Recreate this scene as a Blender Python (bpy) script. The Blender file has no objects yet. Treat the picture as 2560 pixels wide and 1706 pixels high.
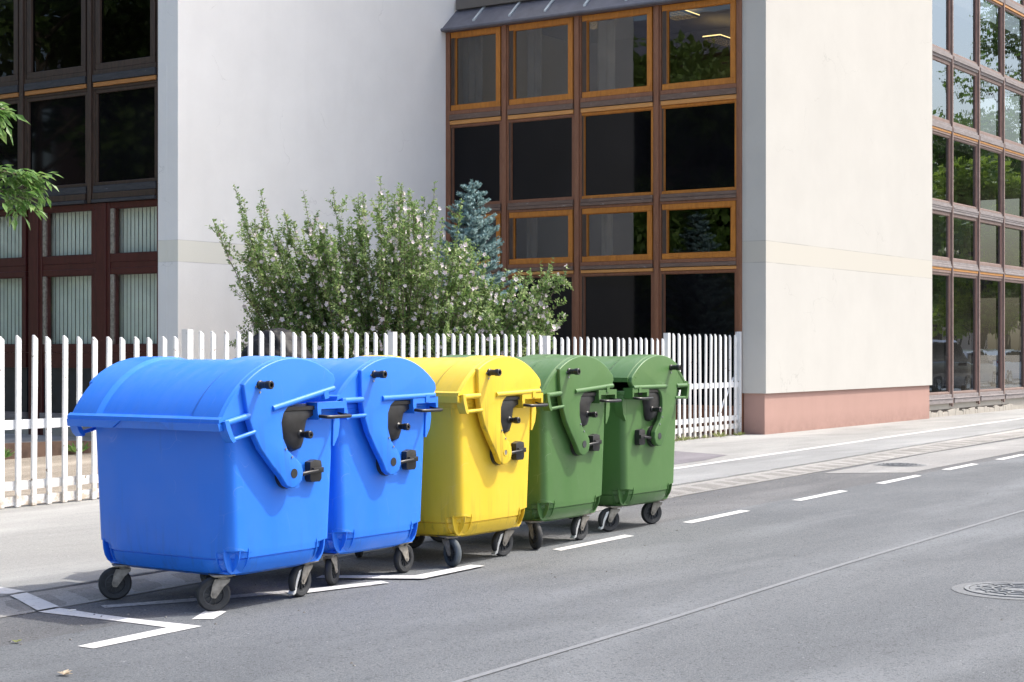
import bpy, bmesh, math, random
from mathutils import Vector, Matrix, noise
PI = math.pi
rad = math.radians
S = bpy.context.scene
COL = S.collection

# ------------------------------------------------------------------ camera, sky, sun, exposure
YAW = rad(34)                       # view direction, counted from the street direction (+X) towards the houses (+Y)
cam_d = bpy.data.cameras.new("camera"); cam = bpy.data.objects.new("camera", cam_d); COL.objects.link(cam)
S.camera = cam
cam.location = (0, 0, 1.53)
cam.rotation_euler = (PI / 2, 0, YAW - PI / 2)
cam_d.sensor_width = 36; cam_d.lens = 4200 / 2560 * 36
cam_d.shift_y = 0.00742
cam_d.clip_start = 0.1; cam_d.clip_end = 2000
SUN_EL, SUN_AZ = 55.0, 47.5         # azimuth from -Y towards +X
sdir = Vector((math.cos(rad(SUN_EL)) * math.sin(rad(SUN_AZ)), -math.cos(rad(SUN_EL)) * math.cos(rad(SUN_AZ)), math.sin(rad(SUN_EL))))
W = bpy.data.worlds.new("World"); S.world = W; W.use_nodes = True
nt = W.node_tree; bg = nt.nodes['Background']
sky = nt.nodes.new('ShaderNodeTexSky'); sky.sky_type = 'NISHITA'; sky.sun_disc = False
sky.sun_elevation = rad(SUN_EL); sky.sun_rotation = math.atan2(sdir.x, sdir.y)
sky.altitude = 100; sky.air_density = 1.0; sky.dust_density = 4.6; sky.ozone_density = 0.15
nt.links.new(sky.outputs[0], bg.inputs[0]); bg.inputs[1].default_value = 0.15
sl = bpy.data.lights.new("sun", 'SUN'); sl.energy = 2.15; sl.angle = rad(0.55); sl.color = (1, .965, .89)
so = bpy.data.objects.new("sun", sl); COL.objects.link(so)
so.rotation_euler = sdir.to_track_quat('Z', 'Y').to_euler(); so.location = (5, -5, 30)
S.view_settings.view_transform = 'Standard'; S.view_settings.look = 'None'
S.view_settings.exposure = 1.0; S.view_settings.gamma = 1
S.render.engine = 'CYCLES'
S.cycles.max_bounces = 7; S.cycles.glossy_bounces = 4; S.cycles.transparent_max_bounces = 12; S.cycles.diffuse_bounces = 4
try: S.cycles.use_denoising = True
except Exception: pass

# ------------------------------------------------------------------ materials
def new_mat(name):
    m = bpy.data.materials.new(name); m.use_nodes = True
    return m, m.node_tree, m.node_tree.nodes['Principled BSDF']
def N(t, typ, **kw):
    n = t.nodes.new(typ)
    for k, v in kw.items(): setattr(n, k, v)
    return n
def coords(t, scale=(1, 1, 1), world=False):
    if world:
        g = N(t, 'ShaderNodeNewGeometry'); src = g.outputs['Position']
    else:
        g = N(t, 'ShaderNodeTexCoord'); src = g.outputs['Object']
    mp = N(t, 'ShaderNodeMapping'); mp.inputs['Scale'].default_value = scale
    t.links.new(src, mp.inputs['Vector']); return mp.outputs[0]
def noise_n(t, vec, scale, detail=4, rough=.55, dist=0):
    n = N(t, 'ShaderNodeTexNoise'); n.inputs['Scale'].default_value = scale; n.inputs['Detail'].default_value = detail
    n.inputs['Roughness'].default_value = rough; n.inputs['Distortion'].default_value = dist
    t.links.new(vec, n.inputs['Vector']); return n.outputs[0]
def ramp(t, fac, stops):
    r = N(t, 'ShaderNodeValToRGB'); e = r.color_ramp.elements
    while len(e) < len(stops): e.new(.5)
    for el, (p, c) in zip(e, stops):
        el.position = p; el.color = (c, c, c, 1) if not hasattr(c, '__len__') else (*c, 1)
    t.links.new(fac, r.inputs[0]); return r.outputs[0]
def mix(t, fac, a, b, mode='MIX'):
    n = N(t, 'ShaderNodeMix', data_type='RGBA', blend_type=mode)
    for s, v in ((0, fac), (6, a), (7, b)):
        if isinstance(v, (int, float)): n.inputs[s].default_value = v
        elif isinstance(v, tuple): n.inputs[s].default_value = (*v, 1)
        else: t.links.new(v, n.inputs[s])
    return n.outputs[2]
def bump(t, b, h, strength=.3, dist=.01):
    n = N(t, 'ShaderNodeBump'); n.inputs['Strength'].default_value = strength; n.inputs['Distance'].default_value = dist
    t.links.new(h, n.inputs['Height']); t.links.new(n.outputs[0], b.inputs['Normal'])
def rgb_var(c, k): return tuple(min(1, v * k) for v in c)

def mat_basic(name, c, rough=.6, metal=0, var=.15, scale=6, spec=.5, bmp=0, world=False, coat=0):
    m, t, b = new_mat(name)
    v = coords(t, world=world)
    n = noise_n(t, v, scale)
    t.links.new(mix(t, ramp(t, n, [(.3, 0.0), (.7, 1.0)]), rgb_var(c, 1 - var), rgb_var(c, 1 + var)), b.inputs['Base Color'])
    b.inputs['Roughness'].default_value = rough; b.inputs['Metallic'].default_value = metal
    b.inputs['Specular IOR Level'].default_value = spec; b.inputs['Coat Weight'].default_value = coat
    if bmp: bump(t, b, noise_n(t, v, scale * 8), bmp, .004)
    return m

def mat_plastic(name, c, dirt=(.12, .11, .1), fade=(.5, .5, .55), rough=.36, dirt_amt=.5):
    m, t, b = new_mat(name)
    v = coords(t)
    base = mix(t, ramp(t, noise_n(t, v, 2.2, 5), [(.35, 0.0), (.75, .10)]), c, fade)
    # scuffs: stretched thin noise
    sv = coords(t, (1.0, 1.0, 6.0))
    scf = ramp(t, noise_n(t, sv, 9, 6, .7, 1.5), [(.66, 0.0), (.72, .35)])
    base = mix(t, scf, base, tuple(min(1, x * 1.3 + .06) for x in c))
    # grime near the bottom and in vertical runs
    sx = N(t, 'ShaderNodeSeparateXYZ'); t.links.new(v, sx.inputs[0])
    zr = N(t, 'ShaderNodeMapRange'); zr.inputs[1].default_value = .55; zr.inputs[2].default_value = .18
    t.links.new(sx.outputs[2], zr.inputs[0])
    rv = coords(t, (14, 14, 1.2))
    runs = ramp(t, noise_n(t, rv, 1.6, 5, .6), [(.52, 0.0), (.8, 1.0)])
    mm = N(t, 'ShaderNodeMath', operation='MULTIPLY'); t.links.new(zr.outputs[0], mm.inputs[0]); t.links.new(runs, mm.inputs[1])
    m2 = N(t, 'ShaderNodeMath', operation='MULTIPLY'); t.links.new(mm.outputs[0], m2.inputs[0]); m2.inputs[1].default_value = dirt_amt
    base = mix(t, m2.outputs[0], base, dirt)
    ge = N(t, 'ShaderNodeNewGeometry'); sn = N(t, 'ShaderNodeSeparateXYZ'); t.links.new(ge.outputs['Normal'], sn.inputs[0])
    du = N(t, 'ShaderNodeMath', operation='MULTIPLY'); t.links.new(ramp(t, sn.outputs[2], [(.25, 0.0), (1.0, .17)]), du.inputs[0])
    t.links.new(ramp(t, noise_n(t, coords(t, (1.6, 5, 1.6), world=True), 3.2, 7, .7, .5), [(.36, .15), (.68, 1.0)]), du.inputs[1])
    base = mix(t, du.outputs[0], base, tuple(.45 * x + .30 for x in c))
    drip = ramp(t, noise_n(t, coords(t, (26, 26, .9), world=True), 1.4, 4, .6), [(.62, 0.0), (.8, .30)])
    base = mix(t, drip, base, tuple(.62 * x + .02 for x in c))
    sc = N(t, 'ShaderNodeTexVoronoi', feature='DISTANCE_TO_EDGE'); sc.inputs['Scale'].default_value = 2.6
    wv = N(t, 'ShaderNodeVectorMath', operation='ADD'); nz = N(t, 'ShaderNodeTexNoise'); nz.inputs['Scale'].default_value = 2.5; t.links.new(v, nz.inputs['Vector'])
    t.links.new(v, wv.inputs[0]); t.links.new(nz.outputs[1], wv.inputs[1]); t.links.new(wv.outputs[0], sc.inputs['Vector'])
    ms = N(t, 'ShaderNodeMath', operation='MULTIPLY'); t.links.new(ramp(t, sc.outputs[0], [(.003, .35), (.007, 0.0)]), ms.inputs[0])
    t.links.new(ramp(t, noise_n(t, v, 3.3, 2), [(.58, 0.0), (.64, 1.0)]), ms.inputs[1])
    base = mix(t, ms.outputs[0], base, tuple(min(1, x * .8 + .25) for x in c))
    t.links.new(base, b.inputs['Base Color'])
    t.links.new(ramp(t, noise_n(t, v, 5, 5), [(.3, rough - .06), (.75, rough + .18)]), b.inputs['Roughness'])
    b.inputs['Specular IOR Level'].default_value = .5
    bump(t, b, noise_n(t, v, 3.5, 3), .12, .02)
    return m

def mat_asphalt(name, dark, light, speck=.35, tint=(1, 1, 1), blot=.5):
    m, t, b = new_mat(name)
    v = coords(t, world=True)
    fine = noise_n(t, v, 95, 3, .8)
    mid = noise_n(t, v, 26, 4, .7)
    big = noise_n(t, coords(t, (.35, 1.2, 1), world=True), .9, 5, .6, .6)
    c = mix(t, ramp(t, big, [(.35, 0.0), (.68, 1.0)]), dark, light)
    c = mix(t, ramp(t, fine, [(.38, speck), (.5, 0.0)]), c, rgb_var(dark, .42))
    c = mix(t, ramp(t, fine, [(.58, 0.0), (.68, speck * .9)]), c, tuple(x * 1.65 for x in light))
    c = mix(t, ramp(t, noise_n(t, v, 4.5, 6, .7), [(.3, 0.0), (.7, blot * .35)]), c, rgb_var(dark, .75))
    c = mix(t, ramp(t, noise_n(t, coords(t, (.22, .9, 1), world=True), 1.1, 4, .5, .4), [(.50, 0.0), (.68, .55)]), c, tuple(x * 1.3 for x in light))
    c = mix(t, ramp(t, noise_n(t, coords(t, (.3, .7, 1), world=True), .8, 6, .65, 1.0), [(.55, 0.0), (.72, .55)]), c, rgb_var(dark, .72))
    v2 = N(t, 'ShaderNodeTexVoronoi'); v2.inputs['Scale'].default_value = 75; t.links.new(v, v2.inputs['Vector'])
    c = mix(t, ramp(t, v2.outputs['Color'], [(.12, speck), (.3, 0.0)]), c, rgb_var(dark, .5))
    c = mix(t, ramp(t, v2.outputs['Color'], [(.8, 0.0), (.95, speck * .5)]), c, tuple(x * 1.35 for x in light))
    vo = N(t, 'ShaderNodeTexVoronoi'); vo.inputs['Scale'].default_value = 7; t.links.new(v, vo.inputs['Vector'])
    c = mix(t, ramp(t, vo.outputs['Distance'], [(.03, .8), (.045, 0.0)]), c, tuple(x * 2.1 for x in light))
    t.links.new(c, b.inputs['Base Color'])
    b.inputs['Roughness'].default_value = .88; b.inputs['Specular IOR Level'].default_value = .3
    ad = N(t, 'ShaderNodeMath', operation='ADD'); t.links.new(fine, ad.inputs[0]); t.links.new(mid, ad.inputs[1])
    bump(t, b, ad.outputs[0], .55, .012)
    return m

def mat_plaster(name, c, band=None, stain=.5, zlo=3.05, zhi=3.43):
    m, t, b = new_mat(name)
    v = coords(t, world=True)
    base = mix(t, ramp(t, noise_n(t, v, .7, 6, .65), [(.35, 0.0), (.7, 1.0)]), rgb_var(c, .955), rgb_var(c, 1.02))
    rv = coords(t, (2.2, 2.2, .25), world=True)
    base = mix(t, ramp(t, noise_n(t, rv, 1.5, 6, .6), [(.5, 0.0), (.85, .5 * stain)]), base, tuple(x * .86 for x in c))
    base = mix(t, ramp(t, noise_n(t, v, 9, 6, .75), [(.62, 0.0), (.8, .35 * stain)]), base, tuple(x * .8 for x in c))
    cr = N(t, 'ShaderNodeTexVoronoi', feature='DISTANCE_TO_EDGE'); cr.inputs['Scale'].default_value = .55
    wa = N(t, 'ShaderNodeVectorMath', operation='ADD'); wn_ = N(t, 'ShaderNodeTexNoise'); wn_.inputs['Scale'].default_value = 1.6; wn_.inputs['Detail'].default_value = 6; t.links.new(v, wn_.inputs['Vector'])
    t.links.new(v, wa.inputs[0]); t.links.new(wn_.outputs[1], wa.inputs[1]); t.links.new(wa.outputs[0], cr.inputs['Vector'])
    mc = N(t, 'ShaderNodeMath', operation='MULTIPLY'); t.links.new(ramp(t, cr.outputs[0], [(.0015, .45), (.004, 0.0)]), mc.inputs[0])
    t.links.new(ramp(t, noise_n(t, v, .9, 2), [(.56, 0.0), (.62, 1.0)]), mc.inputs[1])
    base = mix(t, mc.outputs[0], base, tuple(x * .6 for x in c))
    gz = N(t, 'ShaderNodeSeparateXYZ'); t.links.new(v, gz.inputs[0]); gr = N(t, 'ShaderNodeMapRange'); gr.inputs[1].default_value = .35; gr.inputs[2].default_value = 0; t.links.new(gz.outputs[2], gr.inputs[0])
    gm = N(t, 'ShaderNodeMath', operation='MULTIPLY'); t.links.new(gr.outputs[0], gm.inputs[0]); t.links.new(ramp(t, noise_n(t, v, 5, 6, .7), [(.3, .1), (.65, .7)]), gm.inputs[1])
    base = mix(t, gm.outputs[0], base, tuple(x * .62 for x in c))
    if band:
        sx = N(t, 'ShaderNodeSeparateXYZ'); t.links.new(v, sx.inputs[0])
        a = N(t, 'ShaderNodeMath', operation='GREATER_THAN'); t.links.new(sx.outputs[2], a.inputs[0]); a.inputs[1].default_value = zlo
        z = N(t, 'ShaderNodeMath', operation='LESS_THAN'); t.links.new(sx.outputs[2], z.inputs[0]); z.inputs[1].default_value = zhi
        mu = N(t, 'ShaderNodeMath', operation='MULTIPLY'); t.links.new(a.outputs[0], mu.inputs[0]); t.links.new(z.outputs[0], mu.inputs[1])
        base = mix(t, mu.outputs[0], base, band)
        for zz in (zlo, zhi):
            d = N(t, 'ShaderNodeMath', operation='COMPARE'); t.links.new(sx.outputs[2], d.inputs[0]); d.inputs[1].default_value = zz; d.inputs[2].default_value = .007
            d2 = N(t, 'ShaderNodeMath', operation='MULTIPLY'); t.links.new(d.outputs[0], d2.inputs[0])
            t.links.new(ramp(t, noise_n(t, v, 1.3, 3), [(.38, .15), (.6, .6)]), d2.inputs[1])
            base = mix(t, d2.outputs[0], base, tuple(x * .55 for x in c))
    t.links.new(base, b.inputs['Base Color']); b.inputs['Roughness'].default_value = .92; b.inputs['Specular IOR Level'].default_value = .15
    bump(t, b, noise_n(t, v, 55, 5, .7), .35, .008)
    return m

def mat_wood(name, c1, c2, axis_scale=(6, 6, 6), rough=.5, flake=None, flake_lo=.6, flake_amt=1.0, spec=.4):
    m, t, b = new_mat(name)
    v = coords(t, axis_scale, world=True)
    g = noise_n(t, v, 3, 6, .6, .8)
    base = mix(t, ramp(t, g, [(.3, 0.0), (.72, 1.0)]), c1, c2)
    if flake:
        fv = coords(t, (1.3, 1.3, 6), world=True)
        base = mix(t, ramp(t, noise_n(t, fv, 2.6, 7, .72), [(flake_lo, 0.0), (flake_lo + .03, flake_amt)]), base, flake)
    sp = noise_n(t, coords(t, world=True), 14, 3)
    base = mix(t, ramp(t, sp, [(.74, 0.0), (.77, .5)]), base, tuple(min(1, x * 2 + .05) for x in c2))
    t.links.new(base, b.inputs['Base Color']); b.inputs['Roughness'].default_value = rough; b.inputs['Specular IOR Level'].default_value = spec
    bump(t, b, g, .15, .005)
    return m

def mat_glass(name, tint=(.55, .6, .58), rough=.0, ior=1.6, wav=.02, refl=(.95, .97, 1)):
    """window pane: Fresnel reflection over a see-through body"""
    m = bpy.data.materials.new(name); m.use_nodes = True; t = m.node_tree; t.nodes.clear()
    out = N(t, 'ShaderNodeOutputMaterial'); mx = N(t, 'ShaderNodeMixShader')
    tr = N(t, 'ShaderNodeBsdfTransparent'); tr.inputs[0].default_value = (*tint, 1)
    gl = N(t, 'ShaderNodeBsdfGlossy'); gl.inputs['Roughness'].default_value = rough; gl.inputs[0].default_value = (*refl, 1)
    fr = N(t, 'ShaderNodeFresnel'); fr.inputs[0].default_value = ior
    v = coords(t, world=True); bp = N(t, 'ShaderNodeBump'); bp.inputs['Strength'].default_value = wav; bp.inputs['Distance'].default_value = .05
    t.links.new(noise_n(t, v, 1.8, 2), bp.inputs['Height']); t.links.new(bp.outputs[0], gl.inputs['Normal'])
    gm = N(t, 'ShaderNodeNewGeometry'); inv = N(t, 'ShaderNodeMath', operation='SUBTRACT'); inv.inputs[0].default_value = 1; t.links.new(gm.outputs['Backfacing'], inv.inputs[1])
    mu = N(t, 'ShaderNodeMath', operation='MULTIPLY'); t.links.new(fr.outputs[0], mu.inputs[0]); t.links.new(inv.outputs[0], mu.inputs[1])
    t.links.new(mu.outputs[0], mx.inputs[0]); t.links.new(tr.outputs[0], mx.inputs[1]); t.links.new(gl.outputs[0], mx.inputs[2])
    t.links.new(mx.outputs[0], out.inputs[0]); return m

def mat_leaf(name, c1, c2, c3=None, trans=.35, rough=.45, scale=3.0):
    m, t, b = new_mat(name)
    v = coords(t, world=True)
    base = mix(t, ramp(t, noise_n(t, v, scale, 3, .7), [(.35, 0.0), (.65, 1.0)]), c1, c2)
    wn = N(t, 'ShaderNodeTexWhiteNoise'); sn = N(t, 'ShaderNodeVectorMath', operation='SNAP'); sn.inputs[1].default_value = (.06, .06, .06)
    t.links.new(v, sn.inputs[0]); t.links.new(sn.outputs[0], wn.inputs[0])
    if c3: base = mix(t, ramp(t, wn.outputs[0], [(.6, 0.0), (.95, .85)]), base, c3)
    t.links.new(base, b.inputs['Base Color']); b.inputs['Roughness'].default_value = rough
    tl = N(t, 'ShaderNodeBsdfTranslucent'); t.links.new(base, tl.inputs[0])
    mx = N(t, 'ShaderNodeMixShader'); mx.inputs[0].default_value = trans
    t.links.new(b.outputs[0], mx.inputs[1]); t.links.new(tl.outputs[0], mx.inputs[2])
    t.links.new(mx.outputs[0], t.nodes['Material Output'].inputs[0]); return m

def mat_emit(name, c, s):
    m, t, b = new_mat(name)
    b.inputs['Base Color'].default_value = (*c, 1); b.inputs['Emission Color'].default_value = (*c, 1); b.inputs['Emission Strength'].default_value = s
    return m

M = {}
M['blue'] = mat_plastic('blue_plastic', (.018, .20, .85), dirt=(.03, .06, .16), fade=(.11, .30, .78))
M['yellow'] = mat_plastic('yellow_plastic', (.80, .55, .03), dirt=(.14, .10, .03), fade=(.8, .62, .18), dirt_amt=.95)
M['green'] = mat_plastic('green_plastic', (.070, .170, .046), dirt=(.06, .09, .05), fade=(.22, .32, .16), rough=.33)
M['black'] = mat_basic('black_plastic', (.018, .018, .02), .38, var=.5, scale=12)
M['rubber'] = mat_basic('tyre_rubber', (.028, .03, .033), .72, var=.4, scale=14, bmp=.15)
M['tyre_grey'] = mat_basic('worn_tyre_rubber', (.075, .09, .10), .7, var=.3, scale=14)
M['rimdark'] = mat_basic('wheel_centre_plastic', (.04, .043, .048), .5, var=.35, scale=20)
M['steel'] = mat_basic('dull_galvanised_steel', (.30, .275, .235), .6, .25, .45, 22, bmp=.1)
M['chrome'] = mat_basic('bright_steel', (.72, .73, .72), .4, .4, .1, 20)
M['screw'] = mat_basic('screw_steel', (.35, .38, .42), .35, .8, .1, 20)
M['liner'] = mat_basic('dark_interior', (.02, .022, .024), .8)
M['white'] = None

def mat_fence():
    m, t, b = new_mat('white_fence_paint')
    v = coords(t, world=True)
    base = mix(t, ramp(t, noise_n(t, v, 4, 5), [(.3, 0.0), (.7, 1.0)]), (.76, .77, .78), (.86, .86, .85))
    sx = N(t, 'ShaderNodeSeparateXYZ'); t.links.new(v, sx.inputs[0])
    zr = N(t, 'ShaderNodeMapRange'); zr.inputs[1].default_value = .45; zr.inputs[2].default_value = 0.0; t.links.new(sx.outputs[2], zr.inputs[0])
    mm = N(t, 'ShaderNodeMath', operation='MULTIPLY'); t.links.new(zr.outputs[0], mm.inputs[0])
    t.links.new(ramp(t, noise_n(t, v, 13, 5, .7), [(.4, 0.0), (.62, .9)]), mm.inputs[1])
    base = mix(t, mm.outputs[0], base, (.42, .33, .22))
    base = mix(t, ramp(t, noise_n(t, v, 17, 2), [(.69, 0.0), (.72, .9)]), base, (.20, .15, .10))
    base = mix(t, ramp(t, noise_n(t, coords(t, (9, 9, 2), world=True), 4, 6, .7), [(.6, 0.0), (.75, .35)]), base, (.50, .47, .42))
    t.links.new(base, b.inputs['Base Color']); b.inputs['Roughness'].default_value = .5
    return m
M['fence'] = mat_fence()
M['road'] = mat_asphalt('road_asphalt', (.128, .138, .150), (.172, .184, .197), speck=.7)
M['lane'] = mat_asphalt('parking_lane_asphalt', (.118, .122, .130), (.165, .168, .174), speck=.75)
M['pale_asphalt'] = mat_asphalt('pale_patch_asphalt', (.26, .26, .26), (.33, .33, .325), speck=.3)
M['pavement'] = mat_asphalt('pavement_asphalt', (.275, .277, .272), (.335, .336, .33), speck=.25, blot=.3)
M['cycle'] = mat_asphalt('cycle_lane_asphalt', (.25, .257, .262), (.30, .308, .312), speck=.3, blot=.3)
M['dark_patch'] = mat_asphalt('dark_patch_asphalt', (.17, .16, .18), (.21, .20, .22), speck=.3)
M['gravel'] = mat_asphalt('yard_gravel_stone', (.27, .235, .19), (.42, .37, .31), speck=.75, blot=.8)
M['mortar'] = mat_asphalt('kerb_mortar', (.27, .265, .255), (.37, .365, .355), speck=.4)
M['kerbstone'] = mat_asphalt('kerb_stone', (.205, .20, .193), (.30, .292, .28), speck=.5, blot=1.0)
M['crackbed'] = mat_basic('dirt_in_crack', (.06, .052, .045), .95)

def mat_paint_line(name, c, wear_lo=.62, under=(.2, .2, .2)):
    m, t, b = new_mat(name)
    v = coords(t, world=True)
    base = mix(t, ramp(t, noise_n(t, v, 3, 5), [(.3, 0.0), (.7, 1.0)]), rgb_var(c, .92), rgb_var(c, 1.03))
    base = mix(t, ramp(t, noise_n(t, v, 30, 5, .8), [(wear_lo, 0.0), (wear_lo + .06, .75)]), base, under)
    t.links.new(base, b.inputs['Base Color']); b.inputs['Roughness'].default_value = .7
    bump(t, b, noise_n(t, v, 90, 3), .4, .006)
    return m
M['line'] = mat_paint_line('white_road_paint', (.62, .62, .62), .58, (.25, .25, .26))
M['worn_line'] = mat_paint_line('worn_road_paint', (.42, .41, .40), .5)
M['faint_line'] = mat_paint_line('old_faint_centre_line', (.205, .215, .228), .46, (.155, .165, .178))
M['wall_grey'] = mat_plaster('light_grey_render', (.862, .868, .862), band=(.80, .80, .73), zlo=2.945, zhi=3.30)
M['wall_cream'] = mat_plaster('cream_render', (.528, .517, .484), band=(.525, .505, .45), stain=.25)
M['wall_pink'] = mat_plaster('pink_plinth_render', (.43, .275, .235), stain=.9)
M['concrete'] = mat_plaster('bare_concrete_base', (.48, .45, .40), stain=1)
M['wood_orange'] = mat_wood('orange_varnished_wood', (.38, .135, .018), (.56, .22, .03), (5, 5, 1.2))
M['wood_brown'] = mat_wood('red_brown_painted_wood', (.20, .085, .045), (.27, .125, .07), (5, 5, 1))
M['wood_strip'] = mat_wood('bright_orange_strip_wood', (.55, .25, .07), (.66, .33, .11), (1, 1, 6))
M['wood_ledge'] = mat_wood('weathered_ledge_wood', (.13, .085, .065), (.20, .14, .11), (1.5, 1.5, 8), .7, flake=(.5, .5, .52), flake_lo=.63)
M['wood_dark'] = mat_wood('dark_stained_wood', (.04, .027, .021), (.075, .048, .036), (5, 5, 1))
M['wood_ledge_dark'] = mat_wood('dark_weathered_ledge', (.03, .033, .04), (.06, .06, .07), (1.5, 1.5, 8), .6, flake=(.24, .27, .32), flake_lo=.66)
M['wood_maroon'] = mat_wood('maroon_painted_wood', (.055, .013, .012), (.085, .02, .018), (4, 4, 1), .4)
M['strip_dark'] = mat_wood('ochre_strip_wood', (.36, .155, .045), (.48, .23, .08), (1, 1, 6))
M['panel_dark'] = mat_basic('dark_base_panel', (.018, .022, .03), .35, var=.3)
M['wood_grey'] = mat_wood('sun_bleached_brown_wood', (.20, .14, .12), (.29, .215, .19), (4, 4, 2), .6)
M['wood_grey_dk'] = mat_wood('reddish_brown_jamb_wood', (.13, .06, .05), (.19, .10, .085), (4, 4, 1), .6)
M['ledge_grey'] = mat_wood('weathered_grey_ledge', (.19, .165, .16), (.30, .275, .275), (1.5, 1.5, 8), .7, flake=(.50, .49, .49), flake_lo=.66)
M['spandrel'] = mat_basic('black_spandrel_glass', (.004, .004, .005), .04, var=.4, scale=1.0, spec=.2)
M['glass'] = mat_glass('window_glass', (.62, .62, .60), ior=1.75, wav=.007)
M['glass_dark'] = mat_glass('dark_window_glass', (.32, .33, .32), ior=1.3)
M['glass_blind'] = mat_glass('clear_window_glass', (.95, .98, .96), ior=1.35)
M['glass_street'] = mat_glass('street_window_glass', (.6, .61, .6), ior=3.4, wav=.02, refl=(.78, .90, 1))
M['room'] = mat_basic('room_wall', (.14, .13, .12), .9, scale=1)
M['curtain'] = mat_basic('pale_curtain', (.55, .50, .45), .9, scale=3)
M['blind'] = mat_basic('pale_vertical_blind', (.74, .77, .74), .8, var=.1, scale=2)
M['zinc'] = mat_wood('dark_zinc_roof', (.085, .088, .115), (.14, .145, .18), (1, 1, 1), .42, spec=.6)
M['zinc_light'] = mat_basic('pale_roof_batten_metal', (.50, .56, .60), .45, .4, .1, 8)
M['lamp_panel'] = mat_emit('lit_ceiling_panel', (1, .74, .32), 2.2)
M['iron'] = mat_basic('cast_iron', (.18, .19, .20), .7, .1, .35, 20, bmp=.4)
M['collar'] = mat_asphalt('manhole_collar', (.19, .20, .21), (.225, .235, .245), speck=.3)
M['bag'] = mat_basic('black_bag_film', (.010, .010, .012), .55, var=.3, scale=8, spec=.25)
M['earth'] = mat_basic('brown_bed_edge', (.10, .062, .045), .85, var=.4, scale=5, world=True)
M['bark'] = mat_basic('twig_bark', (.14, .11, .08), .9, var=.35, scale=12)
M['hib_leaf'] = mat_leaf('hibiscus_leaf', (.115, .215, .06), (.25, .38, .12), (.55, .64, .32), trans=.45)
M['petal'] = mat_leaf('pale_pink_petal', (.86, .74, .78), (.92, .86, .88), None, .3, .6)
M['spruce'] = mat_leaf('blue_spruce_needle', (.16, .28, .285), (.27, .41, .41), (.40, .55, .54), .1, .6, 5)
M['tree_leaf'] = mat_leaf('ash_leaf', (.09, .20, .045), (.17, .31, .08), (.28, .40, .13), .4, .4)
M['bg_leaf'] = mat_leaf('street_tree_leaf', (.07, .14, .03), (.16, .27, .06), (.26, .38, .09), .5, .5, .6)
M['bg_leaf2'] = mat_leaf('light_tree_leaf', (.16, .25, .03), (.32, .42, .06), (.42, .5, .10), .45, .5, .6)
M['weed'] = mat_leaf('weed_leaf', (.16, .20, .06), (.30, .32, .12), None, .3, .6)
M['dry_leaf'] = mat_leaf('dry_leaf', (.42, .33, .22), (.55, .47, .36), None, .2, .6)
M['car_dark'] = mat_basic('dark_plum_car_paint', (.035, .028, .04), .2, .3, .1, coat=1)
M['car_silver'] = mat_basic('silver_car_paint', (.42, .43, .45), .28, .5, .05, coat=1)
M['car_white'] = mat_basic('white_car_paint', (.72, .74, .76), .28, 0, .04, coat=1)
M['car_glass'] = mat_basic('car_glass', (.02, .025, .028), .05)
M['taillight'] = mat_basic('red_tail_light', (.5, .02, .015), .2)
M['house'] = mat_plaster('old_pinkish_house_wall', (.52, .44, .40), stain=1)
M['terracotta'] = mat_basic('terracotta_roof', (.42, .13, .06), .85, var=.3, scale=6)

# ------------------------------------------------------------------ mesh helpers
def mesh_obj(name, bm, mat, parent=None, loc=(0, 0, 0), rot=(0, 0, 0), smooth=True, angle=35):
    me = bpy.data.meshes.new(name); bm.normal_update(); bm.to_mesh(me); bm.free()
    for m in (mat if isinstance(mat, (list, tuple)) else [mat]): me.materials.append(m)
    if smooth:
        me.polygons.foreach_set('use_smooth', [True] * len(me.polygons))
        me.set_sharp_from_angle(angle=rad(angle))
    o = bpy.data.objects.new(name, me); COL.objects.link(o)
    o.location = loc; o.rotation_euler = rot
    if parent: o.parent = parent
    return o
def py_obj(name, vs, fs, mat, parent=None, mi=None, smooth=False):
    me = bpy.data.meshes.new(name); me.from_pydata(vs, [], fs)
    for m in (mat if isinstance(mat, (list, tuple)) else [mat]): me.materials.append(m)
    if mi: me.polygons.foreach_set('material_index', mi)
    if smooth: me.polygons.foreach_set('use_smooth', [True] * len(me.polygons))
    me.update(); o = bpy.data.objects.new(name, me); COL.objects.link(o)
    if parent: o.parent = parent
    return o
def empty(name, loc=(0, 0, 0), rz=0):
    o = bpy.data.objects.new(name, None); COL.objects.link(o); o.location = loc; o.rotation_euler = (0, 0, rz)
    o.empty_display_size = .2; return o
def tag(o, label, cat, group=None, kind=None):
    o['label'] = label; o['category'] = cat
    if group: o['group'] = group
    if kind: o['kind'] = kind
    return o
def struct(o): o['kind'] = 'structure'; return o
def box(bm, c, s, rz=0, mi=0, M4=None):
    x, y, z = (v / 2 for v in s); vs = []
    R = Matrix.Rotation(rz, 4, 'Z')
    for p in ((-x, -y, -z), (x, -y, -z), (x, y, -z), (-x, y, -z), (-x, -y, z), (x, -y, z), (x, y, z), (-x, y, z)):
        q = R @ Vector(p) + Vector(c)
        if M4: q = M4 @ q
        vs.append(bm.verts.new(q))
    fs = []
    for f in ((0, 3, 2, 1), (4, 5, 6, 7), (0, 1, 5, 4), (1, 2, 6, 5), (2, 3, 7, 6), (3, 0, 4, 7)):
        fc = bm.faces.new([vs[i] for i in f]); fc.material_index = mi; fs.append(fc)
    return fs
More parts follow.
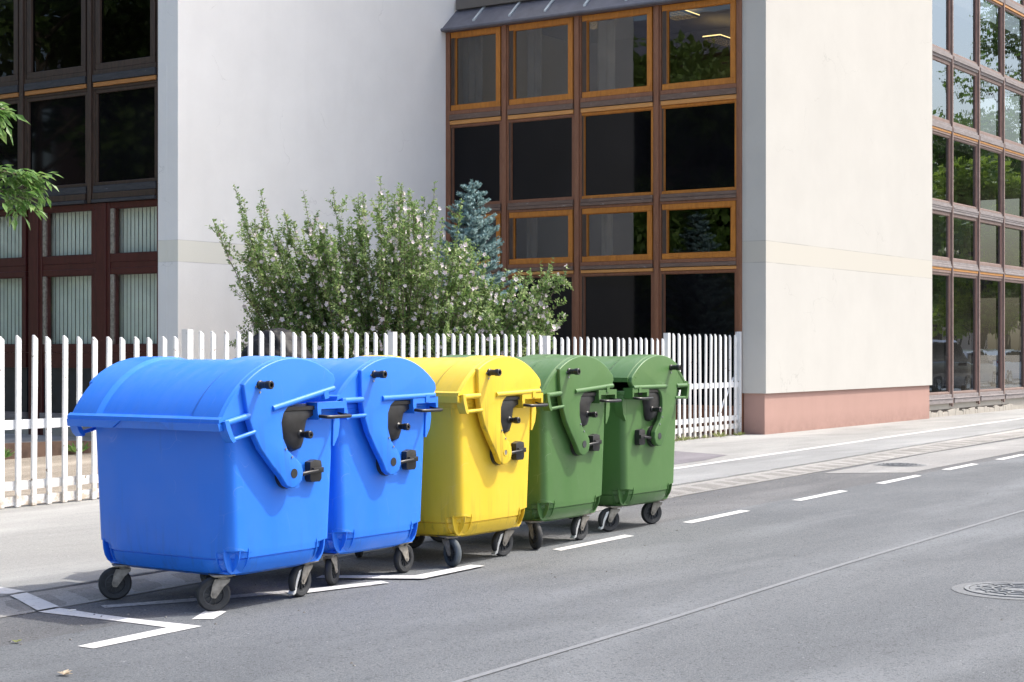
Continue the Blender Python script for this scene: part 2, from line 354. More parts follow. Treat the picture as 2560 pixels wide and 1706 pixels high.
def prism(bm, poly, a, b, f=lambda u, v, w: (u, w, v), mi=0):
    """poly: list of (u,v); extruded in w from a to b; f maps (u,v,w) to xyz"""
    A = [bm.verts.new(f(u, v, a)) for u, v in poly]; B = [bm.verts.new(f(u, v, b)) for u, v in poly]
    n = len(poly); fs = [bm.faces.new(A), bm.faces.new(list(reversed(B)))]
    for i in range(n): fs.append(bm.faces.new((A[(i + 1) % n], A[i], B[i], B[(i + 1) % n])))
    for q in fs: q.material_index = mi
    bmesh.ops.recalc_face_normals(bm, faces=fs)
    return fs
def frame_of(d):
    d = d.normalized(); a = Vector((0, 0, 1)) if abs(d.z) < .9 else Vector((1, 0, 0))
    u = d.cross(a).normalized(); return u, d.cross(u).normalized()
def tube(bm, pts, r, n=10, cap=True, mi=0):
    pts = [Vector(p) for p in pts]; rs = r if hasattr(r, '__len__') else [r] * len(pts); rings = []
    u = None
    for i, p in enumerate(pts):
        d = (pts[min(i + 1, len(pts) - 1)] - pts[max(i - 1, 0)]).normalized()
        if u is None: u, v = frame_of(d)
        else:
            u = (u - d * u.dot(d)).normalized(); v = d.cross(u).normalized()
        rings.append([bm.verts.new(p + (u * math.cos(2 * PI * k / n) + v * math.sin(2 * PI * k / n)) * rs[i]) for k in range(n)])
    fs = []
    for A, B in zip(rings, rings[1:]):
        for k in range(n): fs.append(bm.faces.new((A[k], A[(k + 1) % n], B[(k + 1) % n], B[k])))
    if cap: fs.append(bm.faces.new(list(reversed(rings[0])))); fs.append(bm.faces.new(rings[-1]))
    for f in fs: f.material_index = mi
    return fs
def cyl(bm, a, b, r, n=16, r2=None, mi=0): return tube(bm, [a, b], [r, r if r2 is None else r2], n, mi=mi)
def lathe(bm, prof, f, n=32, closed=False, mi=0):
    """prof: list of (r, h); f(r, ang, h) -> xyz"""
    rings = [[bm.verts.new(f(r, 2 * PI * k / n, h)) for k in range(n)] for r, h in prof]
    pr = list(zip(rings, rings[1:])) + ([(rings[-1], rings[0])] if closed else []); fs = []
    for A, B in pr:
        for k in range(n): fs.append(bm.faces.new((A[k], A[(k + 1) % n], B[(k + 1) % n], B[k])))
    for q in fs: q.material_index = mi
    bmesh.ops.recalc_face_normals(bm, faces=fs)
    return fs
def bevel(bm, w, seg=2, ang=30, faces=None):
    es = []
    for e in bm.edges:
        if len(e.link_faces) == 2 and e.calc_face_angle(0) > rad(ang): es.append(e)
    bmesh.ops.bevel(bm, geom=es, offset=w, segments=seg, profile=.6, affect='EDGES', clamp_overlap=True)
def rrect(hx, hy, r, n=6, crease=0.0, cy=.33):
    """rounded rectangle, ccw; crease pulls the ends of the long (x = +-hx) sides inwards"""
    pts = []
    for cx, cyy, a0 in ((hx - r, hy - r, 0), (-(hx - r), hy - r, 90), (-(hx - r), -(hy - r), 180), (hx - r, -(hy - r), 270)):
        seg = [(cx + r * math.cos(rad(a0 + 90 * k / n)), cyy + r * math.sin(rad(a0 + 90 * k / n))) for k in range(n + 1)]
        pts += [seg]
    out = []
    def cr(x, y):
        if crease and abs(y) > cy:
            k = (abs(y) - cy) / (hy - cy); return (x - math.copysign(crease * k, x), y)
        return (x, y)
    # corner 0 (+,+)
    out += pts[0] + pts[1]
    out += [(-hx, cy + .004), (-hx, cy - .004), (-hx, -cy + .004), (-hx, -cy - .004)] if True else []
    # keep order: after corner 1 (-,+) we go down the -x side to corner 2
    out += pts[2] + pts[3]
    out += [(hx, -cy - .004), (hx, -cy + .004), (hx, cy - .004), (hx, cy + .004)]
    return [cr(*p) for p in out]
def loft(bm, rings, cap0=True, cap1=True, mi=0):
    R = [[bm.verts.new(p) for p in ring] for ring in rings]; fs = []; n = len(R[0])
    for A, B in zip(R, R[1:]):
        for k in range(n): fs.append(bm.faces.new((A[k], A[(k + 1) % n], B[(k + 1) % n], B[k])))
    if cap0: fs.append(bm.faces.new(list(reversed(R[0]))))
    if cap1: fs.append(bm.faces.new(R[-1]))
    for f in fs: f.material_index = mi
    return fs
def copy_tree(o, parent=None):
    c = o.copy(); COL.objects.link(c)
    if parent: c.parent = parent
    for ch in list(o.children): copy_tree(ch, c)
    return c

# ------------------------------------------------------------------ ground, road, pavement
def sheet(name, poly, z, mat):
    return struct(py_obj(name, [(x, y, z) for x, y in poly], [tuple(range(len(poly)))], mat))
sheet('ground', [(-200, -200), (400, -200), (400, 300), (-200, 300)], -.03, M['gravel'])
GI = [(-40, 8.0), (5.0, 8.25), (7.0, 8.36), (8.1, 8.39), (16.5, 8.93), (21.3, 9.18), (25, 9.46), (32, 9.84), (45, 10.5), (90, 12.4)]
GO = [(-40, 7.4), (5.0, 7.70), (7.0, 7.76), (15.2, 8.28), (20.45, 8.56), (24, 8.74), (28.75, 8.95), (45, 9.6), (90, 11.5)]
sheet('road', [(-40, -1.2), (90, -1.2), (90, 7.9), (24, 7.44), (7, 7.02), (-40, 6.5)], 0, M['road'])
sheet('parking_lane', [(-40, 6.5), (7, 7.02), (24, 7.44), (90, 7.9)] + list(reversed(GO)), 0, M['lane'])
sheet('far_pavement', [(-40, -8), (90, -8), (90, -1.2), (-40, -1.2)], .03, M['pavement'])
def lerp_line(L, x):
    for (x0, y0), (x1, y1) in zip(L, L[1:]):
        if x0 <= x <= x1: return y0 + (y1 - y0) * (x - x0) / (x1 - x0)
    return L[-1][1]
WL = [(-40, 9.2), (10, 9.75), (18.6, 10.13), (23.4, 10.46), (28.5, 10.80), (36.5, 11.19), (90, 14.0)]
# pavement: a slab 15 mm above the road, so it has an edge of its own
def slab(name, lo, hi, z, mat, thick=.06):
    bm = bmesh.new(); prism(bm, lo + list(reversed(hi)), z - thick, z, lambda u, v, w: (u, v, w)); return struct(mesh_obj(name, bm, mat, smooth=False))
cut = lambda Lx, a, b: [(a, lerp_line(Lx, a))] + [p for p in Lx if a < p[0] < b] + [(b, lerp_line(Lx, b))]
slab('cycle_lane', cut(GI, 13.2, 90), cut(WL, 13.2, 90), .016, M['cycle'])
slab('pavement', cut(GI, -40, 13.2), cut(WL, -40, 13.2), .016, M['pavement'])
slab('pavement', WL, [(-40, 12.9), (9.5, 12.95), (26.9, 13.2), (27.05, 12.85), (35, 12.85), (35.3, 13.05), (90, 16)], .016, M['pavement'])
slab('yard', [(-40, 12.9), (9.5, 12.95), (26.9, 13.2)], [(-40, 40), (19, 40), (30, 19.9)], .006, M['gravel'])
# dirty joint between pavement and kerb stones
bm = bmesh.new()
random.seed(3)
xs = [-10 + i * .22 for i in range(330)]
for a, b_ in zip(xs, xs[1:]):
    if random.random() < .85:
        w0, w1 = random.uniform(.0, .009), random.uniform(.0, .009)
        ya, yb = lerp_line(GI, a), lerp_line(GI, b_)
        vs = [bm.verts.new(p) for p in ((a, ya - .004, .0205), (b_, yb - .004, .0205), (b_, yb + w1, .0205), (a, ya + w0, .0205))]
        bm.faces.new(vs)
struct(mesh_obj('pavement_joint', bm, M['crackbed'], smooth=False))
# kerb: a flat band of rough sloping stones
sheet('kerb_bed', GO[0:1] + GO[1:] + list(reversed(GI)), .004, M['mortar'])
bm = bmesh.new(); x = -6.0
while x < 60:
    wd = random.uniform(.36, .62); g = random.uniform(.008, .05)
    y0, y1 = lerp_line(GO, x), lerp_line(GI, x) ; sl_ = random.uniform(.2, .34)
    q = [(x + g, y0 + .015), (x + wd, y0 + .015 + random.uniform(-.02, .02)), (x + wd + sl_, y1 - .012), (x + sl_ + g, y1 - .012)]
    nx, ny = 4, 5; zt = .006 + random.uniform(0, .003); grid = []
    for i in range(nx + 1):
        row = []
        for j in range(ny + 1):
            u, v = i / nx, j / ny
            px = (q[0][0] * (1 - u) + q[1][0] * u) * (1 - v) + (q[3][0] * (1 - u) + q[2][0] * u) * v
            py = (q[0][1] * (1 - u) + q[1][1] * u) * (1 - v) + (q[3][1] * (1 - u) + q[2][1] * u) * v
            e = i in (0, nx) or j in (0, ny)
            row.append(bm.verts.new((px + random.uniform(-.006, .006), py + random.uniform(-.006, .006), ((.001 if j == 0 else -.006) if e else zt) + (0 if e else random.uniform(-.003, .002)))))
        grid.append(row)
    for i in range(nx):
        for j in range(ny): bm.faces.new((grid[i][j], grid[i + 1][j], grid[i + 1][j + 1], grid[i][j + 1]))
    x += wd
struct(mesh_obj('kerb', bm, M['kerbstone'], angle=60))
# painted markings
def marking(name, poly, mat=None, z=.004): return sheet(name, poly, z, mat or M['line'])
marking('road_marking', [(6.71, 7.74), (6.68, 7.42), (6.68, 7.06), (6.71, 6.58), (5.90, 6.55), (5.90, 6.67), (6.57, 6.71), (6.57, 7.02), (6.54, 7.73)])
marking('road_marking', [(6.98, 8.35), (6.71, 7.742), (6.54, 7.732), (6.75, 8.15), (6.84, 8.34)], z=.0125)
marking('road_marking', [(7.02, 8.64), (6.98, 8.365), (6.85, 8.355), (6.72, 8.60), (6.6, 9.1), (6.85, 9.1)], z=.0195)
marking('road_marking', [(6.91, 7.61), (7.47, 7.34), (8.5, 6.9), (8.46, 6.79), (7.40, 7.24), (6.86, 7.52)], M['worn_line'])
marking('road_marking', [(6.85, 6.80), (6.92, 6.70), (7.16, 6.83), (7.16, 6.98)])
marking('road_marking', [(7.93, 7.07), (8.65, 6.87), (8.61, 6.77), (7.88, 6.94)], z=.008)
marking('road_marking', [(8.62, 7.35), (8.96, 6.83), (9.62, 6.84), (9.64, 6.73), (8.87, 6.69), (8.5, 7.3)], z=.012)
for q in ([(10.76, 6.89), (11.94, 6.94), (11.91, 6.83), (10.73, 6.79)], [(13.09, 7.02), (14.38, 7.09), (14.36, 6.98), (13.05, 6.91)], [(15.61, 7.13), (16.98, 7.19), (16.94, 7.08), (15.60, 7.02)],
          [(18.10, 7.24), (19.55, 7.31), (19.47, 7.20), (18.07, 7.12)], [(20.62, 7.37), (21.92, 7.42), (21.86, 7.30), (20.60, 7.25)], [(22.91, 7.43), (24.28, 7.49), (24.2, 7.38), (22.9, 7.31)],
          [(25.4, 7.52), (26.8, 7.58), (26.7, 7.46), (25.4, 7.4)]):
    marking('road_marking', q)
CL = [(-20, 4.25), (3, 4.42), (8.26, 4.57), (11.2, 4.71), (15.8, 4.86), (60, 5.6)]
marking('centre_line', [(x, y + .022) for x, y in CL] + [(x, y - .022) for x, y in reversed(CL)], M['faint_line'])
WLc = cut(WL, 15.5, 90)
marking('cycle_lane_line', [(x, y + .055) for x, y in WLc] + [(x, y - .055) for x, y in reversed(WLc)], M['line'], z=.020)
sheet('asphalt_patch', [(21.9, 11.9), (21.5, 10.8), (20.3, 10.55), (15, 10.3), (15, 11.6)], .0195, M['dark_patch'])
sheet('asphalt_patch', [(19.2, 8.35), (19.9, 7.5), (25.5, 7.72), (30, 8.2), (33, 8.9), (24, 8.68)], .004, M['pale_asphalt'])
sheet('asphalt_patch', [(9.2, 7.62), (9.4, 5.6), (13.5, 5.75), (13.6, 6.6), (10.2, 6.5)], -.0, M['lane']) if False else None

def manhole(x, y, r, z, label):
    e = empty('manhole_cover', (x, y, z)); tag(e, label, 'manhole cover')
    bm = bmesh.new(); lathe(bm, [(r * 1.28, .001), (r * 1.05, .003)], lambda a, b, c: (a * math.cos(b), a * math.sin(b), c), 48); mesh_obj('collar', bm, M['collar'], e)
    bm = bmesh.new(); lathe(bm, [(r * 1.03, 0), (r * 1.03, .008), (r * .95, .008), (r * .95, 0)], lambda a, b, c: (a * math.cos(b), a * math.sin(b), c), 48); mesh_obj('frame_ring', bm, M['iron'], e)
    bm = bmesh.new(); lathe(bm, [(r * .93, 0), (r * .93, .006), (.001, .006)], lambda a, b, c: (a * math.cos(b), a * math.sin(b), c), 48)
    for k in range(1, 4):
        rr = r * .93 * k / 4
        lathe(bm, [(rr, .005), (rr, .012), (rr + .016, .012), (rr + .016, .005)], lambda a, b, c: (a * math.cos(b), a * math.sin(b), c), 40)
    for k in range(12):
        a = k * PI / 6; box(bm, (math.cos(a) * r * .58, math.sin(a) * r * .58, .009), (r * .5, .014, .006), a)
    mesh_obj('lid', bm, M['iron'], e)
manhole(10.58, 3.28, .32, .002, 'round iron manhole cover in the driving lane at the right edge')
manhole(21.1, 8.1, .27, .006, 'round manhole cover in the pale asphalt patch by the kerb')

# ------------------------------------------------------------------ wheeled waste containers
PZ = .79
def arc(r, a0, a1, n): return [(r * math.sin(rad(a0 + (a1 - a0) * k / n)), r * math.cos(rad(a0 + (a1 - a0) * k / n))) for k in range(n + 1)]
def body_mesh():
    bm = bmesh.new(); rings = []
    for z, hx, hy, r, c in ((.195, .28, .36, .12, 0), (.202, .365, .465, .15, 0), (.222, .410, .515, .17, 0), (.26, .432, .540, .172, .006), (.304, .446, .553, .172, .010),
                            (.307, .441, .548, .170, .010), (.312, .441, .548, .170, .010), (.315, .453, .559, .172, .012), (.345, .458, .561, .172, .014), (.362, .460, .562, .055, .026),
                            (.6, .474, .565, .055, .028), (.85, .487, .568, .055, .028), (1.10, .498, .570, .055, .026), (1.115, .498, .571, .055, .020), (1.12, .502, .576, .06, 0), (1.145, .503, .578, .06, 0), (1.15, .508, .582, .06, 0), (1.175, .510, .584, .06, 0),
                            (1.18, .506, .580, .055, 0), (1.18, .475, .55, .05, 0), (.9, .46, .54, .05, 0), (.5, .43, .53, .05, 0)):
        rings.append([(x, y, z) for x, y in rrect(hx, hy, r, 7, c, .33 if hy > .42 else .2)])
    loft(bm, rings)
    # corner ribs over the castors
    fin = [(0, .37), (.001, .35), (-.006, .31), (-.022, .27), (-.048, .24), (-.08, .222), (-.24, .222), (-.24, .37)]
    for sx in (-1, 1):
        for sy in (-1, 1):
            for off, k in ((.372, -.006), (.302, .0)):
                prism(bm, [(.566 + u + k, z) for u, z in fin], sx * off - .003, sx * off + .003, lambda u, v, w, sy=sy: (w, sy * u, v))
            for off in (.50, .44):
                prism(bm, [(.447 + u * .8, z) for u, z in fin], sy * off - .004, sy * off + .004, lambda u, v, w, sx=sx: (sx * u, w, v))
            box(bm, (sx * .345, sy * .432, .226), (.10, .12, .012))
    # rear lift lugs and small details on both ends
    for sy in (-1, 1):
        prism(bm, [(.20, 1.205), (.475, 1.205), (.475, 1.12), (.455, 1.11), (.452, 1.165), (.235, 1.165), (.232, 1.10), (.21, 1.10), (.20, 1.16)], sy * .565, sy * .655, lambda u, v, w: (u, w, v))
        prism(bm, [(.47, 1.12), (.50, 1.12), (.505, 1.06), (.49, .99), (.45, .93), (.44, .93), (.445, 1.1)], sy * .50, sy * .575, lambda u, v, w: (u, w, v))
        prism(bm, [(-.485, 1.115), (-.465, 1.115), (-.458, .98), (-.468, .98)], sy * .50, sy * .515, lambda u, v, w: (u, w, v))
    # drain boss under the floor
    cyl(bm, (-.1, .1, .21), (-.1, .1, .16), .045, 16)
    return bm
ARM = [(.478, .46), (.455, .43), (.44, .405), (.03, .40), (-.02, .37), (-.047, .319), (-.05, .225), (-.02, .14), (.045, .075), (.078, .035), (.085, -.015), (.063, -.06), (.015, -.085), (-.035, -.085), (-.075, -.058), (-.108, .0), (-.18, .10), (-.249, .205), (-.292, .31), (-.317, .411), (-.322, .50)]
LR = .69
def lid_mesh():
    bm = bmesh.new()
    # shell: a thick bent sheet, raised between y=-0.37 and 0.37
    ys = [-.622, -.60, -.40, -.366, 0, .366, .40, .60, .622]
    na = 36; a0, a1 = -50.0, 43.7
    def R(y): return LR - (.016 if abs(y) < .37 else 0) - (.012 if abs(y) > .61 else 0)
    top, bot = [], []
    for k in range(na + 1):
        a = rad(a0 + (a1 - a0) * k / na)
        top.append([bm.verts.new((R(y) * math.sin(a), y, R(y) * math.cos(a))) for y in ys])
        bot.append([bm.verts.new(((R(y) - .02) * math.sin(a), y, (R(y) - .02) * math.cos(a))) for y in ys])
    # front skirt: widening lip with a lowered middle part
    x0, z0 = LR * math.sin(rad(a0)), LR * math.cos(rad(a0))
    nys = len(ys)
    for k in range(na):
        for j in range(nys - 1):
            bm.faces.new((top[k][j], top[k + 1][j], top[k + 1][j + 1], top[k][j + 1]))
            bm.faces.new((bot[k][j], bot[k][j + 1], bot[k + 1][j + 1], bot[k + 1][j]))
    for j in range(nys - 1):
        bm.faces.new((top[na][j], bot[na][j], bot[na][j + 1], top[na][j + 1])); bm.faces.new((top[0][j], top[0][j + 1], bot[0][j + 1], bot[0][j]))
    for k in range(na):
        bm.faces.new((top[k][0], bot[k][0], bot[k + 1][0], top[k + 1][0])); bm.faces.new((top[k][-1], top[k + 1][-1], bot[k + 1][-1], bot[k][-1]))
    # skirt
    prism(bm, [(x0 - .010, z0 + .006), (x0 + .016, z0 + .016), (x0 + .030, z0 - .018), (x0 + .012, z0 - .026), (x0 - .016, z0 - .018)], -.628, .628, lambda u, v, w: (u, w, v))
    prism(bm, [(x0 - .004, z0 - .02), (x0 + .02, z0 - .02), (x0 + .026, z0 - .062), (x0 + .004, z0 - .066)], -.625, .625, lambda u, v, w: (u, w, v))
    for sy in (-1, 1):   # raised outer thirds of the skirt with slanted ends
        pl = [(sy * .628, z0 - .016), (sy * .17, z0 - .016), (sy * .24, z0 - .060), (sy * .628, z0 - .060)]
        prism(bm, pl, x0 - .022, x0 + .01, lambda u, v, w: (w, u, v))
    # back rim
    prism(bm, [(LR * math.sin(rad(43.7)) - .02, LR * math.cos(rad(43.7)) + .006), (LR * math.sin(rad(43.7)) + .006, LR * math.cos(rad(43.7)) + .002), (LR * math.sin(rad(43.7)) + .008, LR * math.cos(rad(43.7)) - .035), (LR * math.sin(rad(43.7)) - .012, LR * math.cos(rad(43.7)) - .035)], -.61, .61, lambda u, v, w: (u, w, v))
    bmesh.ops.recalc_face_normals(bm, faces=bm.faces[:])
    return bm
def side_panel(sy):
    bm = bmesh.new()
    f = lambda u, v, w: (u, w, v)
    poly = ARM + arc(LR - .004, -28.0, 43.0, 16)
    prism(bm, poly, sy * .60, sy * .645, f)
    bevel(bm, .009, 3, 30)
    # upper left field beside the arm, set back
    pl = [(-.315, .405), (-.495, .415)] + arc(LR - .008, -48.5, -28, 8)
    prism(bm, pl, sy * .592, sy * .618, f)
    return bm
def grip(sy):
    """rounded bars and the open hand grip along the lid's lower edge"""
    bm = bmesh.new()
    def bar(a, b, y, r):
        tube(bm, [(a[0], sy * y, a[1]), (b[0], sy * y, b[1])], r, 12)
    bar((-.505, .42), (-.305, .42), .636, .019)
    bar((-.11, .418), (.452, .418), .642, .019)
    bar((-.478, .316), (-.28, .318), .640, .013)
    prism(bm, [(-.520, .435), (-.490, .435), (-.484, .40), (-.470, .345), (-.455, .305), (-.478, .302), (-.498, .33), (-.516, .39)], sy * .59, sy * .655, lambda u, v, w: (u, w, v))
    box(bm, (-.40, sy * .60, .415), (.2, .05, .012))
    box(bm, (.36, sy * .648, .40), (.04, .028, .05))
    return bm
def tyre_meshes(kind):
    # wheel centre at origin, axle along Y
    f = lambda r, a, h: (r * math.cos(a), h, r * math.sin(a))
    bt = bmesh.new(); lathe(bt, [(.066, -.020), (.088, -.022), (.096, -.016), (.100, -.006), (.100, .006), (.096, .016), (.088, .022), (.066, .020), (.062, .016), (.062, -.016)], f, 36, closed=True)
    br = bmesh.new()
    lathe(br, [(.066, -.017), (.066, .017), (.058, .019), (.055, .012), (.055, -.012), (.058, -.019)], f, 32, closed=True)
    lathe(br, [(.001, -.022), (.02, -.022), (.022, -.01), (.022, .01), (.02, .022), (.001, .022)], f, 16)
    lathe(br, [(.02, -.003), (.056, -.003), (.056, .003), (.02, .003)], f, 24, closed=True)
    for k in range(10):
        a = k * PI / 5; box(br, (0, 0, 0), (.036, .024, .005), M4=Matrix.Rotation(-a, 4, 'Y') @ Matrix.Translation((.038, 0, 0)))
    return bt, br
def fork_mesh():
    """castor fork; swivel axis at the origin, wheel hub at (0.05, 0, 0.1)"""
    bm = bmesh.new()
    box(bm, (0, 0, .2125), (.135, .12, .005)); box(bm, (0, 0, .2055), (.105, .085, .008)); cyl(bm, (0, 0, .185), (0, 0, .205), .03, 20)
    for s in (-1, 1):
        prism(bm, [(-.044, .190), (.046, .190), (.060, .16), (.072, .10), (.064, .082), (.042, .080), (.030, .094), (-.006, .145), (-.038, .172)], s * .0275, s * .031, lambda u, v, w: (u, w, v))
    prism(bm, [(-.038, .188), (.04, .188), (.04, .184), (-.038, .184)], -.031, .031, lambda u, v, w: (u, w, v))
    cyl(bm, (.05, -.036, .1), (.05, .036, .1), .008, 8)
    return bm
def make_caster(parent, sx, sy, ang, brake, grey):
    """ang: direction in which the wheel trails, in the bin's own axes"""
    fk = mesh_obj('castor', fork_mesh(), M['steel'], parent, (sx * .365, sy * .41, 0), (0, 0, rad(ang)))
    bt, br = tyre_meshes(0)
    w = mesh_obj('wheel', br, M['rimdark'], fk, (.05, 0, .1), (0, random.uniform(0, 6), 0))
    mesh_obj('tyre', bt, M['tyre_grey'] if grey else M['rubber'], fk, (.05, 0, .1))
    if brake:
        bm = bmesh.new()
        prism(bm, [(.055, .175), (.085, .165), (.115, .10), (.125, .052), (.145, .03), (.140, .022), (.115, .03), (.098, .09), (.07, .14)], -.022, .022, lambda u, v, w: (u, w, v))
        bevel(bm, .003, 2); mesh_obj('brake_pedal', bm, M['chrome'], fk)
def make_bin(mat, loc, rz, tilt, label, trails, brakes=(), greys=(), hole=False):
    root = empty('waste_container', loc, rz)
    tag(root, label, 'waste container', 'row of wheeled waste containers along the kerb')
    bm = body_mesh(); body = mesh_obj('body', bm, mat, root, angle=32)
    lid = mesh_obj('lid', lid_mesh(), mat, root, (0, 0, PZ), (0, rad(-tilt), 0), angle=14)
    for sy in (-1, 1):
        mesh_obj('side_panel', side_panel(sy), mat, lid, angle=40)
        mesh_obj('hand_grip', grip(sy), mat, lid, angle=40)
        bm = bmesh.new()
        f = lambda r, a, h, sy=sy: (-.193 + r * math.cos(a), sy * h, .578 + r * math.sin(a))
        lathe(bm, [(.026, .644), (.026, .655), (.021, .66), (.021, .700), (.025, .705), (.025, .735), (.022, .738), (.013, .738), (.012, .72), (.001, .72)], f, 20); mesh_obj('lift_knob', bm, M['black'], lid)
        bm = bmesh.new()
        for x, z in ((-.045, .16), (0.0, .10), (-.225, .575), (-.20, .535)): cyl(bm, (x, sy * .644, z), (x, sy * .650, z), .007, 10)
        mesh_obj('screws', bm, M['screw'], lid)
        bm = bmesh.new()
        if hole:
            lathe(bm, [(.026, .644), (.026, .648), (.019, .648), (.017, .630)], lambda r, a, h, sy=sy: (r * math.cos(a), sy * h, r * math.sin(a)), 20); mesh_obj('pivot_ring', bm, mat, lid)
            bm = bmesh.new(); cyl(bm, (0, sy * .64, 0), (0, sy * .6465, 0), .018, 20); mesh_obj('pivot_cap', bm, M['steel'], lid)
        else:
            cyl(bm, (0, sy * .64, 0), (0, sy * .648, 0), .028, 24); mesh_obj('pivot_cap', bm, M['liner'] if mat != M['green'] else M['rimdark'], lid)
        # black disc behind the pivot, lock lever and block, lift trunnion, bail
        bm = bmesh.new()
        prism(bm, [(.090 * math.cos(rad(a)) + .004, PZ + .090 * math.sin(rad(a)) - .004) for a in range(0, 360, 18)], sy * .53, sy * .594, lambda u, v, w: (u, w, v))
        bevel(bm, .008, 2); mesh_obj('pivot_disc', bm, M['black'], body)
        bm = bmesh.new()
        tube(bm, [(.06, sy * .585, PZ - .03), (.11, sy * .615, PZ - .012), (.16, sy * .622, PZ - .005), (.24, sy * .622, PZ + 0)], [.016, .014, .011, .013], 10)
        prism(bm, [(.185, PZ + .055), (.235, PZ + .068), (.285, PZ + .060), (.292, PZ + .03), (.290, PZ - .05), (.275, PZ - .068), (.20, PZ - .066), (.185, PZ - .05)], sy * .50, sy * .612, lambda u, v, w: (u, w, v))
        prism(bm, [(.198, PZ + .02), (.290, PZ + .02), (.290, PZ - .012), (.198, PZ - .012)], sy * .61, sy * .630, lambda u, v, w: (u, w, v))
        bevel(bm, .008, 2); mesh_obj('lock_lever', bm, M['black'], body, angle=40)
        bm = bmesh.new()
        # trunnion bracket: a bulging tongue with a roof
        out = [(-.13, .40), (.27, .40), (.26, .355), (.205, .345), (.165, .31), (.148, .25), (.138, .18), (.115, .14), (.06, .128), (-.01, .15), (-.07, .21), (-.115, .27), (-.128, .33)]
        cx, cz = .05, .29; rings = []
        for y, k in ((.53, 1.06), (.575, 1.03), (.602, .95), (.615, .80), (.622, .5), (.624, .05)):
            rings.append([(cx + (u - cx) * k, sy * y, PZ + cz + (v - cz) * k) for u, v in out])
        loft(bm, rings)
        prism(bm, [(-.10, .395), (.27, .395), (.27, .372), (-.08, .372)], sy * .54, sy * .632, lambda u, v, w: (u, w, PZ + v))
        bmesh.ops.recalc_face_normals(bm, faces=bm.faces[:]); mesh_obj('trunnion_bracket', bm, M['black'], body, angle=50)
        bm = bmesh.new(); lathe(bm, [(.027, .60), (.027, .625), (.019, .632), (.019, .665), (.023, .670), (.023, .70), (.020, .703), (.009, .703), (.009, .69), (.001, .69)], lambda r, a, h, sy=sy: (.086 + r * math.cos(a), sy * h, PZ + .227 + r * math.sin(a)), 18)
        mesh_obj('trunnion', bm, M['black'], body)
        bm = bmesh.new(); tube(bm, [(.215, sy * .60, PZ + .345), (.22, sy * .66, PZ + .332), (.232, sy * .705, PZ + .328), (.26, sy * .715, PZ + .327), (.42, sy * .715, PZ + .327), (.45, sy * .705, PZ + .328), (.462, sy * .66, PZ + .332), (.463, sy * .60, PZ + .345)], .011, 10)
        mesh_obj('carry_handle', bm, M['black'], body)
    i = 0
    for sx in (-1, 1):
        for sy in (-1, 1):
            make_caster(root, sx, sy, trails[i] - math.degrees(rz), i in brakes, i in greys); i += 1
    return root
# trails order: (-,-), (-,+), (+,-), (+,+) in the bin's own axes
make_bin(M['blue'], (7.54, 7.29, 0), 0, 11, 'blue waste container nearest the camera, its domed lid tipped slightly forward', (145, 142, 184, 60), brakes=(2,))
make_bin(M['blue'], (8.673, 7.43, 0), 0, 1, 'second blue waste container, with shut lid, beside the yellow one', (20, 100, 2, 70))
make_bin(M['yellow'], (9.904, 7.38, 0), 0, 1.5, 'yellow waste container between the blue and the green ones', (-113, 30, 168, 120), brakes=(2,), greys=(0,), hole=True)
make_bin(M['green'], (11.107, 7.46, 0), 0, 3.5, 'green waste container directly behind the yellow one, lock lever on its right', (-124, 140, 174, 10), brakes=(2,))
make_bin(M['green'], (12.505, 7.57, 0), PI, 0, 'last green waste container, turned round so its lock lever is on its left', (150, 150, 60, 152), brakes=(3,))

# ------------------------------------------------------------------ white picket fence
FA, FB = Vector((9.5, 12.85)), Vector((26.95, 13.30))
fd = (FB - FA).normalized(); fang = math.atan2(fd.y, fd.x)
def fpt(x): return FA + (FB - FA) * ((x - FA.x) / (FB.x - FA.x))
fence = empty('picket_fence', (9.5, 12.85, 0))
tag(fence, 'long white picket fence between the pavement and the yard, behind the containers', 'fence')
bmp = bmesh.new()
prism(bmp, [(-.030, .0), (.030, .0), (.030, 1.008), (.022, 1.016), (-.018, 1.035), (-.030, 1.032)], -.013, .013, lambda u, v, w: (u, w, v)); bevel(bmp, .003, 1)
pick_me = mesh_obj('picket', bmp, M['fence']); proto_me = pick_me.data; bpy.data.objects.remove(pick_me)
posts = [9.28, 12.97, 16.64, 20.35, 24.13, 26.88]
tops = [1.655, 1.725, 1.73, 1.70, 1.775]
def at_fence(o, x, off=0, z=0):
    p = fpt(x); n = Vector((-fd.y, fd.x)); o.location = (p.x - 9.5 + n.x * off, p.y - 12.85 + n.y * off, z); o.rotation_euler = (0, 0, fang); o.parent = fence
random.seed(11)
for i, x in enumerate(posts):
    bm = bmesh.new(); h = (1.68, 1.735, 1.74, 1.715, 1.785, 1.83)[i]
    box(bm, (0, 0, h / 2), (.085, .085, h)); bevel(bm, .008, 2); at_fence(mesh_obj('post', bm, M['fence']), x)
